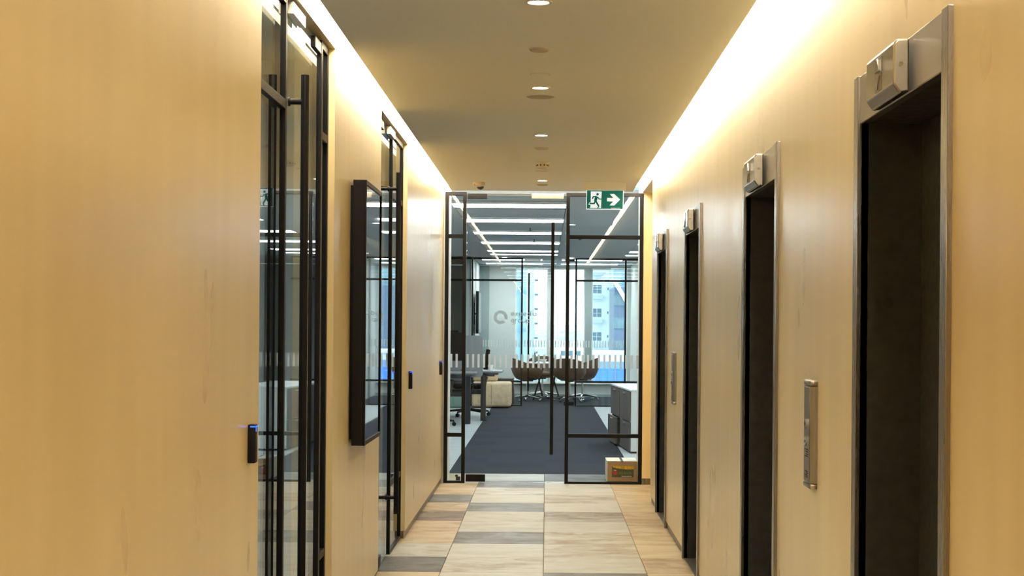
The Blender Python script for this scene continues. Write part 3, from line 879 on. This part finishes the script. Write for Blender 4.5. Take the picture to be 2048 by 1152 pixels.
def small_down(x, y, label):
    r = thing('spotlight', (x, y, ZC), label, 'light', 'small office spotlights')
    MB().lathe([(0.0, -0.003), (0.05, -0.003), (0.05, 0.001), (0, 0.001)], n=20).build('lens', M['troffer'], r)
    MB().lathe([(0.05, -0.005), (0.065, -0.003), (0.065, 0.001), (0.05, 0.001)], n=20).build('trim_ring', M['white'], r)
for x, y, l in ((0.02, 14.98, 'small round spotlight just behind the glass entrance'), (0.30, 18.9, 'small round spotlight beyond the second office light'),
                (-0.75, 28.5, 'small spotlight over the meeting room wall screen'), (0.45, 28.5, 'small spotlight over the brown chairs')):
    small_down(x, y, l)
# sprinklers and a dome camera on the office ceiling
for x, y, l in ((-0.20, 19.6, 'small ceiling sprinkler between the second and third office lights'), (-0.17, 22.2, 'small ceiling sprinkler between the third and fourth office lights')):
    r = thing('sprinkler', (x, y, ZC), l, 'sprinkler')
    MB().cyl((0, 0, 0.0), (0, 0, -0.035), 0.007, n=10).build('stem', M['dark_grey'], r)
    MB().cyl((0, 0, -0.035), (0, 0, -0.040), 0.022, n=14).build('deflector', M['dark_grey'], r)
r = thing('dome_camera', (0.46, 21.5, ZC), 'tiny dome camera on the office ceiling seen through the right pane', 'camera')
MB().lathe([(0, -0.02), (.05, -.018), (.055, 0.001)], n=20).build('base', M['white'], r, smooth=True)
MB().lathe([(0, -0.05), (.02, -.045), (.033, -.02)], n=20).build('dome', M['dark_dome'], r, smooth=True)

# second glazed screen at YP
f4, f4_leaf, _ = door_glazing('door_4', (0, YP, 0), 0, (-1.325, -0.44, 0.525, 1.44), ZC - 0.004,
                              'black framed glass screen and door of the far meeting room', mirror=True)
bx('frame_rail', M['black'], f4, -2.6, -1.325, -0.0225, 0.0225, 2.225, 2.26)
bx('frame_rail', M['black'], f4, -2.6, -1.325, -0.0225, 0.0225, ZC - .036, ZC - .004)
bx('frame_rail', M['black'], f4, 1.44, 2.6, -0.0225, 0.0225, 2.225, 2.26)
bx('frame_rail', M['black'], f4, 1.44, 2.6, -0.0225, 0.0225, ZC - .036, ZC - .004)
bx('frame_rail', M['black'], f4, 1.44, 2.6, -0.0225, 0.0225, 0.42, 0.455)
bx('glass_pane', M['glass'], f4, 1.44, 2.6, -0.005, 0.005, 0.02, ZC - .02)
bx('glass_pane', M['glass'], f4, -2.6, -1.325, -0.005, 0.005, 0.02, ZC - .02)

# meeting room shell
wall_obj('wall_meeting_left', 'pale side wall of the far meeting room', M['plaster_cool'], [(-1.42, -1.335, YP + .03, YWN, 0, ZC)])
wall_obj('wall_meeting_right', 'pale right wall of the far meeting room', M['plaster_cool'], [(1.72, 1.80, YP + .03, YWN, 0, ZC)])
wall_obj('wall_windows', 'pale window wall of the far meeting room', M['plaster_cool'],
         [(-OX, -0.62, YWN, YWN + .2, 0, ZC), (1.66, OX, YWN, YWN + .2, 0, ZC), (-.62, 1.66, YWN, YWN + .2, 0, 0.26), (-.62, 1.66, YWN, YWN + .2, 2.60, ZC)])
tag(bx('trim_1', M['grey_panel'], None, -1.335, -1.145, YWN - .03, YWN, 0, ZC), 'grey panel in the corner of the far meeting room', kind='structure')
tag(bx('trim_2', M['white'], None, -.66, 1.70, YWN - .06, YWN + .2, 0.26, 0.285), 'white window sill', kind='structure')
tag(bx('trim_3', M['grey_panel'], None, -1.33, 1.72, YWN - .015, YWN, 0.0, 0.05), 'grey skirting below the windows', kind='structure')
wn_ = 1
WIN = [(-0.62, 0.05), (0.12, 0.80), (0.93, 1.66)]
for (a, b) in WIN:
    r = thing('window_%d' % wn_, (0, YWN, 0), 'tall bright window of the far meeting room, %s' % ['beside the pale wall', 'in the middle, behind the table', 'farthest to the right'][wn_ - 1], 'window', kind='structure')
    wn_ += 1
    bx('window_pane', M['glass_w'], r, a, b, 0.10, 0.11, 0.285, 2.60)
    for x0, x1, z0, z1 in ((a, a + .025, .285, 2.6), (b - .025, b, .285, 2.6), (a + .025, b - .025, .285, .31), (a + .025, b - .025, 2.575, 2.6)):
        bx('window_frame', M['white'], r, x0, x1, 0.07, 0.13, z0, z1)
tag(bx('trim_4', M['plaster_cool'], None, 0.05, 0.12, YWN - .02, YWN + .2, .285, 2.6), 'slim pier between the first two windows', kind='structure')
tag(bx('trim_5', M['grey_panel'], None, 0.80, 0.93, YWN - .06, YWN + .2, .285, 2.6), 'grey column between the last two windows', kind='structure')

# ------------------------------------------------------------------ office furniture
# cardboard produce box behind the right pane
cb = thing('cardboard_box', (0.716, 14.76, 0), 'brown and white produce box with printed label behind the glass side panel', 'box')
g = MB()
g.box(-0.140, -0.134, -0.20, 0.20, 0, 0.19); g.box(0.134, 0.140, -0.20, 0.20, 0, 0.19); g.box(-0.134, 0.134, 0.194, 0.20, 0, 0.19); g.box(-0.134, 0.134, -0.19, 0.194, 0, 0.006)
g.build('carton', M['carton_white'], cb)
bx('front_panel', M['cardboard'], cb, -0.132, 0.138, -0.203, -0.196, 0.006, 0.185, bevel=0.001)
bx('top_flap', M['carton_white'], cb, -0.140, -0.012, -0.20, 0.20, 0.188, 0.192)
bx('top_flap', M['carton_white'], cb, 0.012, 0.140, -0.20, 0.20, 0.188, 0.192)
bx('slot_shade', M['black_matt'], cb, -0.012, 0.012, -0.19, 0.19, 0.184, 0.187)  # black strip stands in for the shade in the gap between flaps
def pl(name, mat, x0, x1, z0, z1, y=-0.2042, t=0.0010):
    bx(name, mat, cb, x0, x1, y - t, y, z0, z1)
pl('label_ground', pbr('print_dark', (0.045, 0.050, 0.015, 1), 0.5, noise=0.5, nscale=(60, 60, 60)), -0.094, 0.106, 0.045, 0.148)
MB().prism([(-0.090, 0.148), (0.106, 0.148), (0.106, 0.118), (0.045, 0.116), (0.0, 0.120), (-0.05, 0.127), (-0.085, 0.136)], -0.2062, -0.2052).build(
    'label_sunburst', pbr('print_yellow', (0.62, 0.33, 0.01, 1), 0.5, noise=0.45, nscale=(90, 20, 20)), cb)
k = MB()
k.prism([(-0.064 + .026 * cos(2 * pi * i / 22), 0.086 + .021 * sin(2 * pi * i / 22)) for i in range(22)], -0.2074, -0.2052)
k.build('label_tomato', pbr('print_red', (0.36, 0.015, 0.01, 1), 0.45, noise=0.2), cb)
k = MB()
for i in range(8):
    x = -0.030 + i * 0.015
    k.prism([(x, .068 + .004 * (i % 2)), (x + .013, .072), (x + .010, .094 - .003 * (i % 3)), (x + .002, .098)], -0.2070, -0.2052)
k.build('label_greens', pbr('print_green', (0.10, 0.16, 0.03, 1), 0.5, noise=0.4, nscale=(70, 70, 70)), cb)
k = MB()
x = -0.006
for wd in (.012, .009, .009, .012, .006, .013, .010, .008, .009, .008):
    k.box(x, x + wd - .003, -0.2066, -0.2052, 0.050, 0.057); x += wd
tag(k.build('label_lettering', M['carton_white'], cb), kind='stuff')
MB().prism([(-0.088, 0.110), (-0.060, 0.112), (-0.052, 0.104), (-0.066, 0.103), (-0.072, 0.108)], -0.2078, -0.2070).build('label_leaf', M['carton_white'], cb)

ds = thing('door_stop', (-0.80, 14.62, 0), 'small dark door stop on the stone floor behind the narrow pane', 'door stop')
MB().box(-0.018, 0.022, -0.02, 0.02, 0, 0.035, bevel=0.003).build('body', M['dark_grey'], ds)
MB().box(-0.026, 0.0, -0.02, 0.02, 0.035, 0.05, bevel=0.003).build('rubber_tip', M['black_matt'], ds)

# file cabinets
def cabinet(loc, rz, label, pull=0.0):
    r = thing('file_cabinet', loc, label, 'cabinet', 'low office cabinets', rz=rz)
    w, d, h = 0.62, 0.92, 0.70
    b = MB()
    b.box(0.02, w, 0, 0.022, 0.02, h); b.box(0.02, w, d - .022, d, 0.02, h); b.box(w - .02, w, .022, d - .022, 0.02, h); b.box(0.02, w - .02, .022, d - .022, 0.02, 0.04)
    b.build('carcass', M['cabinet'], r)
    bx('cabinet_top', M['table_top'], r, 0.0, w + .01, -.005, d + .005, h, h + 0.02, bevel=.002)
    bx('plinth', M['dark_grey'], r, 0.03, w - .02, .03, d - .03, 0, 0.02)
    for k, (z0, z1) in enumerate(((0.025, 0.345), (0.355, 0.69))):
        p = -pull if k == 0 else 0
        dr = bx('drawer', M['drawer'], r, 0.0 + p, 0.02 + p, 0.026, d - .026, z0, z1, bevel=.001)
        bx('drawer_tray', M['dark_grey'], dr, 0.02 + p, 0.42 + p, 0.05, d - .05, z0 + .01, z1 - .05)
        bx('handle', M['alu'], dr, -0.012 + p, 0.0 + p, d / 2 - .08, d / 2 + .08, z1 - .03, z1 - .02)
    return r
c1 = cabinet((0.955, 17.85, 0), radians(4.0), 'low white cabinet with taupe drawers nearest the glass entrance')
c2 = cabinet((0.885, 18.84, 0), radians(4.0), 'low white cabinet with a drawer ajar, behind the nearer one', pull=0.035)

# desks
def desk(loc, rz, L_, D_, label, legs):
    r = thing('office_desk', loc, label, 'desk', rz=rz)
    bx('desktop', M['desk_top'], r, -L_, 0, 0, D_, 0.725, 0.75, bevel=0.003)
    for (x, y) in legs:
        bx('leg', M['dark_grey'], r, x - .04, x + .04, y - .035, y + .035, 0.0, 0.70, bevel=.004)
    bx('beam', M['panel_face'], r, -L_ + .2, -.12, D_ / 2 - .04, D_ / 2 + .04, 0.66, 0.725, bevel=.003)
    bx('crossbar', M['dark_grey'], r, -L_ + .2, legs[0][0], D_ * .4, D_ * .4 + .05, 0.39, 0.46, bevel=.003)
    bx('bracket', M['panel_face'], r, -.30, -.06, D_ * .2, D_ * .8, 0.69, 0.725, bevel=.003)
    return r
desk((-1.00, 22.75, 0), radians(0), 1.7, 0.72, 'grey topped office desk nearest the glass with dark steel legs', [(-0.12, 0.20), (-1.5, 0.20)])
desk((-0.645, 23.60, 0), radians(0), 1.9, 0.78, 'farther grey desk pushed back to back with the nearer one', [(-0.28, 0.10), (-1.7, 0.10)])
scr = thing('desk_divider', (-0.93, 23.52, 0.66), 'grey felt divider screen with rounded corners between the two desks', 'screen')
R = 0.05
pts = []
for cx_, cz_, a0 in ((-R, R, -90), (-R, 0.62 - R, 0), (-1.35 + R, 0.62 - R, 90), (-1.35 + R, R, 180)):
    for i in range(7):
        a = radians(a0 + 90 * i / 6)
        pts.append((cx_ + R * cos(a), cz_ + R * sin(a)))
MB().prism(pts, -0.014, 0.014).build('felt_panel', M['felt'], scr)
for x in (-0.3, -1.1):
    MB().box(x - .03, x + .03, -0.05, 0.02, 0.092, 0.12).build('clamp', M['panel_face'], scr)
def monitor(loc, rz, label, h=0.42):
    r = thing('monitor', loc, label, 'monitor', 'computer monitors on the office desks', rz=rz)
    MB().box(-.13, .13, -.09, .09, 0, .012, bevel=.003).build('base', M['dark_grey'], r)
    MB().box(-.02, .02, .0, .03, .012, .36, bevel=.003).build('stand', M['dark_grey'], r)
    MB().box(-.30, .30, -.03, 0, .16, .16 + h, bevel=.006).build('screen_case', M['black_matt'], r)
    MB().box(-.285, .285, -.033, -.030, .175, .145 + h, bevel=.001).build('screen_panel', M['screen'], r)
monitor((-1.52, 23.18, 0.75), radians(184), 'black computer monitor on the nearer desk')
monitor((-1.62, 24.05, 0.75), radians(172), 'black computer monitor on the farther desk', h=.44)
mug = thing('mug', (-0.83, 23.95, 0.752), 'white mug on the end of the farther desk', 'mug')
MB().lathe([(0, 0), (.034, 0), (.040, .085), (.036, .085), (.031, .006), (0, .006)], n=20).build('cup', M['ceramic'], mug, smooth=True)
MB().tube([(.036, 0, .07), (.062, 0, .06), (.060, 0, .03), (.034, 0, .02)], .005, 6).build('handle', M['ceramic'], mug)

def star_base(r, mat, caster_mat, rad=0.31, zc=0.09, hub=.036):
    for i in range(5):
        a = 2 * pi * i / 5 + .35
        c, s = cos(a), sin(a)
        MB().cyl((hub * .6 * c, hub * .6 * s, zc + .02), (rad * c, rad * s, zc - .015), 0.024, 0.013, n=8).build('base_leg', mat, r, smooth=True)
        k = MB()
        t = Vector((-s, c, 0)) * 0.022
        p = Vector((rad * c, rad * s, 0.029))
        k.cyl(p - t, p - t * .25, 0.028, n=12); k.cyl(p + t * .25, p + t, 0.028, n=12)
        k.cyl((rad * c, rad * s, 0.045), (rad * c, rad * s, zc - .02), 0.008, n=8)
        k.build('caster', caster_mat, r)
def task_chair(loc, rz, label):
    """faces local -x"""
    r = thing('office_chair', loc, label, 'chair', rz=rz)
    star_base(r, M['black_matt'], M['black_matt'], 0.34)
    MB().cyl((0, 0, .08), (0, 0, .42), .026, n=14).build('gas_column', M['dark_grey'], r, smooth=True)
    MB().box(-.12, .12, -.09, .09, .40, .44, bevel=.01).build('mechanism', M['dark_grey'], r)
    MB().box(-.25, .22, -.24, .24, .44, .52, bevel=.03, seg=3).build('seat', M['black_matt'], r, smooth=True)
    MB().box(-.02, .02, -.22, .22, -.26, .26, bevel=.018, seg=3, rot=Matrix.Rotation(radians(7), 3, 'Y')).build('backrest', M['black_matt'], r, loc=(.27, 0, .80), smooth=True)
    MB().tube([(.08, 0, .43), (.25, 0, .45), (.285, 0, .62)], .016, 8).build('back_support', M['dark_grey'], r)
    for s in (-1, 1):
        MB().tube([(.05, s * .20, .44), (.05, s * .29, .47), (.03, s * .29, .64)], .012, 8).build('arm_post', M['dark_grey'], r)
        MB().box(-.11, .13, s * .29 - .035, s * .29 + .035, .64, .665, bevel=.01).build('armrest', M['black_matt'], r, smooth=True)
task_chair((-1.20, 24.9, 0.0), radians(6), 'black swivel office chair on casters behind the desk legs')
task_chair((-1.62, 22.35, 0.0), radians(-80), 'black swivel office chair tucked at the nearer desk')

# lounge seats
sf = thing('lounge_seat', (-0.93, 27.72, 0), 'oatmeal leather block seat with upright back cushion in front of the far glass screen', 'armchair')
MB().box(-.345, .345, -.33, .33, 0.02, .445, bevel=.045, seg=4).build('seat_block', M['sofa'], sf, smooth=True)
MB().box(-.345, .095, .10, .27, .445, .66, bevel=.04, seg=3).build('back_cushion', M['sofa'], sf, smooth=True)
MB().tube([(.0, -.331, .06), (.0, -.331, .40)], .003, 6).tube([(.0, -.29, .4455), (.0, .10, .4455)], .003, 6).build('seam', M['walnut'], sf)
k = MB()
for sx in (-.28, .28):
    for sy in (-.26, .26): k.cyl((sx, sy, 0.0), (sx, sy, .03), .02, n=8)
k.build('feet', M['black_matt'], sf)
pf = thing('pouf', (-1.66, 27.62, 0), 'sage green fabric pouf at the left end of the lounge seats', 'ottoman')
MB().box(-.30, .30, -.26, .26, 0.0, .26, bevel=.04, seg=3).build('cushion', M['sofa_green'], pf, smooth=True)
MB().box(-.303, .303, -.263, .263, .125, .133).build('piping', M['sofa_green'], pf)
sb = thing('side_table', (-0.78, 28.85, 0), 'dark walnut block side table behind the lounge seat', 'table')
MB().prism([(-.14, 0.02), (.235, 0.02), (.20, .44), (-.14, .44)], -.22, .22).build('body', M['walnut'], sb)
MB().box(-.15, .21, -.23, .23, .44, .475, bevel=.003).build('table_top', M['walnut'], sb)

# meeting room display on its arm
mt = thing('wall_television', (-1.335, 29.55, 1.30), 'slim dark television on a wall arm seen edge on in the far meeting room', 'television')
bx('wall_plate', M['dark_grey'], mt, 0.0, .012, -.15, .15, .15, .55)
MB().tube([(.01, .08, .35), (.06, -.05, .35)], .014, 8).build('arm', M['dark_grey'], mt)
MB().box(.055, .105, -.58, .58, -.02, .76, bevel=.006).build('screen_case', M['black_matt'], mt)
bx('screen_panel', M['screen'], mt, .105, .108, -.565, .565, -.005, .745)
MB().tube([(.03, -.40, .0), (.02, -.46, -.12), (.03, -.40, -.22), (.015, -.3, -.45)], .006, 6).build('cable', M['black_matt'], mt)

# meeting table
tb = thing('meeting_table', (0.03, 30.55, 0), 'pale topped meeting table with slanted black legs ringed by brown chairs', 'table')
MB().lathe([(0, .705), (.50, .705), (.505, .712), (.505, .722), (.50, .73), (0, .73)], n=48).build('table_top', M['table_top'], tb, smooth=True)
for a in (45, 135, 225, 315):
    c, s = cos(radians(a)), sin(radians(a))
    MB().tube([(.06 * c, .06 * s, .70), (.36 * c, .36 * s, 0.012)], .014, 8).build('leg', M['black'], tb)
    MB().tube([(.30 * c, .30 * s, .70), (.10 * c, .10 * s, 0.012)], .014, 8).build('leg', M['black'], tb)
bt = thing('bottle', (-0.20, 30.40, .73), 'dark green bottle with pale cap on the meeting table', 'bottle')
MB().lathe([(0, 0), (.032, 0), (.034, .01), (.034, .10), (.014, .15), (.013, .18), (0, .18)], n=18).build('body', M['bottle'], bt, smooth=True)
MB().cyl((0, 0, .18), (0, 0, .20), .015, n=12).build('cap', M['ceramic'], bt)
bw = thing('bowl', (-0.04, 30.38, .73), 'white bowl beside the bottle on the meeting table', 'bowl')
MB().lathe([(0, 0), (.035, 0), (.075, .06), (.070, .06), (.030, .008), (0, .008)], n=24).build('body', M['ceramic'], bw, smooth=True)
MB().cyl((0, 0, .0), (0, 0, .004), .030, n=18).build('foot_ring', M['ceramic'], bw)

def shell_chair(loc, rz, label):
    """low wraparound shell, back towards local -x"""
    r = thing('shell_chair', loc, label, 'chair', 'brown leather swivel chairs', rz=rz)
    star_base(r, M['chrome'], M['chrome'], 0.31)
    MB().cyl((0, 0, .08), (0, 0, .40), .020, n=14).build('gas_column', M['chrome'], r, smooth=True)
    MB().box(-.10, .10, -.07, .07, .38, .42, bevel=.01).build('mechanism', M['black_matt'], r)
    bm = bmesh.new()
    NA = 30
    rows_o, rows_i = [], []
    def ring(a, t, thick):
        # a: angle from the back, t 0 bottom .. 1 rim
        k = (1 + cos(a)) / 2
        top = .56 + .27 * k ** 0.8
        z = .43 + (top - .43) * t
        rr = (.20 + .095 * min(1, t * 2.2) ** .6) * (1 - 0.04 * k) - thick
        ex = 1.10 if abs(a) < pi / 2 else 1.0
        return Vector((-rr * cos(a) * ex - .02 * t * k, rr * sin(a) * 1.08, z + (thick * .3 if t < .1 else 0)))
    ts = [0, .12, .3, .5, .75, 1]
    amax = radians(150)
    for surf in (0, 1):
        g = [[bm.verts.new(ring(-amax + 2 * amax * i / NA, t, .028 * surf)) for i in range(NA + 1)] for t in ts]
        for q in range(len(ts) - 1):
            for i in range(NA):
                bm.faces.new([g[q][i], g[q][i + 1], g[q + 1][i + 1], g[q + 1][i]])
        (rows_o if surf == 0 else rows_i).extend(g)
    for i in range(NA):
        bm.faces.new([rows_o[-1][i], rows_o[-1][i + 1], rows_i[-1][i + 1], rows_i[-1][i]])
    for e in (0, NA):
        for q in range(len(ts) - 1):
            bm.faces.new([rows_o[q][e], rows_o[q + 1][e], rows_i[q + 1][e], rows_i[q][e]])
    mb = MB(); mb.bm.free(); mb.bm = bm
    mb.build('shell', M['leather'], r, smooth=True)
    MB().lathe([(0, .40), (.16, .405), (.235, .44), (.25, .475), (.235, .505), (.12, .515), (0, .515)], n=30).build('seat', M['leather'], r, smooth=True)
    return r
sc0 = shell_chair((-0.33, 29.92, 0.0), radians(8), 'brown shell swivel chair nearest the lounge seat, turned side on')
dup(sc0, (0.46, 29.75, 0), 'brown shell swivel chair in front of the table, back to the glass', rz=radians(75))
dup(sc0, (0.72, 30.50, 0), 'brown shell swivel chair on the right end of the table', rz=radians(172))
dup(sc0, (-0.05, 31.35, 0), 'brown shell swivel chair behind the table, by the window', rz=radians(-90))

# switch plate on the wall reveal
sw = thing('switch_plate', (1.66, 27.96, 1.34), 'small pale switch plate beside the far glass screen', 'switch')
MB().box(-.03, .03, 0, .20, .0, .22, bevel=.003).build('plate', M['ceramic'], sw)
MB().box(-.015, .015, -.006, 0, .04, .18).build('rocker', M['drawer'], sw)

# ------------------------------------------------------------------ the city outside
def building(name, loc, label, mat, w, d, z0, z1):
    r = thing(name, loc, label, 'building')
    MB().box(0, w, 0, d, z0, z1).build('wall', mat, r)
    return r
# glass tower
gt = building('glass_tower', (-12.0, 150, 0), 'pale blue glass office tower at the left side of the window view', M['t_glass'], 10.15, 12, -60, 70)
for k in range(-6, 12):
    bx('floor_band', M['t_frame'], gt, 0, 10.17, -.12, 0, k * 3.6 + 0.9, k * 3.6 + 1.15)
for x in (9.0, 9.55, 8.4):
    bx('mullion', M['t_frame'], gt, x, x + .06, -.16, 0, -40, 60)
# slim residential tower with balconies
rt = building('balcony_tower', (-1.82, 170, 0), 'white slim tower with stacked balconies beside the glass tower', M['b_white'], .55, 6, -60, 70)
for k in range(-10, 22):
    b = bx('balcony', M['b_win'] if k % 3 else M['t_frame'], rt, 0.62, 1.0, -.9, 0, k * 1.55, k * 1.55 + .22)
    bx('balcony_rail', M['t_glass'], rt, 0.62, 0.66, -.9, -.85, k * 1.55 + .22, k * 1.55 + 1.0)
# white apartment building
ap = building('apartment_building', (5.05, 200, 0), 'white apartment block with blue windows seen through the right window', M['b_white'], 4.0, 14, -60, 60)
for k in range(-4, 6):
    z = k * 3.0 + 2.6
    f = bx('window', M['b_win'], ap, 0.95, 2.0, -.05, .02, z, z + 1.05)
    bx('window_bar', M['b_white'], f, 1.42, 1.47, -.08, -.05, z, z + 1.05)
    bx('window_bar', M['b_white'], f, 0.95, 2.0, -.08, -.05, z + .45, z + .50)
    bx('balcony', M['b_rail'], ap, 0.85, 2.15, -.9, 0, z - .75, z - .25)
    bx('window', M['b_win'], ap, 0.05, .35, -.05, .02, z + .2, z + .9)
    bx('window', M['b_win'], ap, 2.75, 2.9, -.05, .02, z + .4, z + .7)
# slate blue banded building with a slanting white fin
bb = building('banded_building', (6.95, 160, 0), 'slate blue banded building with a slanted white fin at the far right', M['b_blue'], 8, 12, -60, 5.4)
for k in range(-5, 2):
    z = k * 2.35 + 1.2
    bx('window', M['b_win'], bb, -.1, 1.4, -.1, .0, z, z + 1.15)
MB().prism([(-.35, 6.2), (.1, 6.2), (3.2, 1.0), (2.7, 1.0)], -.6, -.2).build('slanted_fin', M['b_white'], bb)
gb = building('mirror_glass_tower', (7.9, 185, 0), 'blue mirror glass tower rising behind the banded building', M['t_glass'], 12, 12, -60, 70)
for k in range(-4, 12):
    bx('floor_band', M['t_frame'], gb, 0, 12, -.1, 0, k * 2.1, k * 2.1 + .12)
# bright blue sheeting on a closer roof, with low white building behind
bs = building('blue_hoarding', (3.2, 100, 0), 'bright blue sheeted roof below the right window', M['b_hoard'], 12, 20, -20, -1.25)
for x in (1.2, 3.4):
    bx('batten', M['b_blue'], bs, x, x + .06, -.05, 0, -6, -1.25)
wt = building('white_roof_building', (3.2, 125, 0), 'white low building just beyond the blue sheeting', M['b_white'], 14, 18, -30, -0.75)
bx('parapet', M['b_white'], wt, 0, 14, -.15, 0, -0.8, -0.6)
lb = building('low_white_building', (1.9, 230, 0), 'low white building with square windows in the middle window', M['b_white'], 5.0, 16, -60, -0.95)
for k in range(4):
    for q in range(3):
        bx('window', M['b_win'], lb, .35 + k * 1.15, .95 + k * 1.15, -.05, 0, -2.9 - q * 1.9, -2.2 - q * 1.9)
gh = thing('suburb', (0, 0, 0), 'haze-tinted low suburb of pale houses and trees spread to the horizon', 'suburb')
gh['kind'] = 'stuff'
rr = random.Random(11)
hm = MB(); tm = MB()
for i in range(260):
    y = 330 + rr.random() ** 1.6 * 1500
    x = rr.uniform(-0.06, 0.07) * y
    w = rr.uniform(5, 13)
    z = -y * 0.0125 * rr.uniform(.25, 1) - 5
    hm.box(x, x + w, y, y + 8, z - 20, z + rr.uniform(0, 3))
hm.build('houses', M['b_white'], gh)
for i in range(420):
    y = 300 + rr.random() ** 1.5 * 1700
    x = rr.uniform(-0.06, 0.07) * y
    z = -y * 0.0125 * rr.uniform(.1, 1.2) - 5
    tm.ball((x, y, z), rr.uniform(4, 9), 7, .8)
tt = tm.build('trees', M['b_tree'], gh)
tt['kind'] = 'stuff'
g = MB()
g.bm.verts.ensure_lookup_table()
pr = [(100, -45), (320, -14), (600, -14), (1000, -13), (1500, -9), (2200, -2), (2500, 1)]
NX = 24
gr = []
for y, z in pr:
    gr.append([g.bm.verts.new((-900 + 1800 * i / NX, y, z + (2.5 * sin(i * 1.7 + y) if y > 1400 else 0))) for i in range(NX + 1)])
for q in range(len(pr) - 1):
    for i in range(NX):
        g.bm.faces.new([gr[q][i], gr[q][i + 1], gr[q + 1][i + 1], gr[q + 1][i]])
tag(g.build('terrain', M['b_ground']), 'haze-tinted ground and low hills outside the windows', kind='structure')
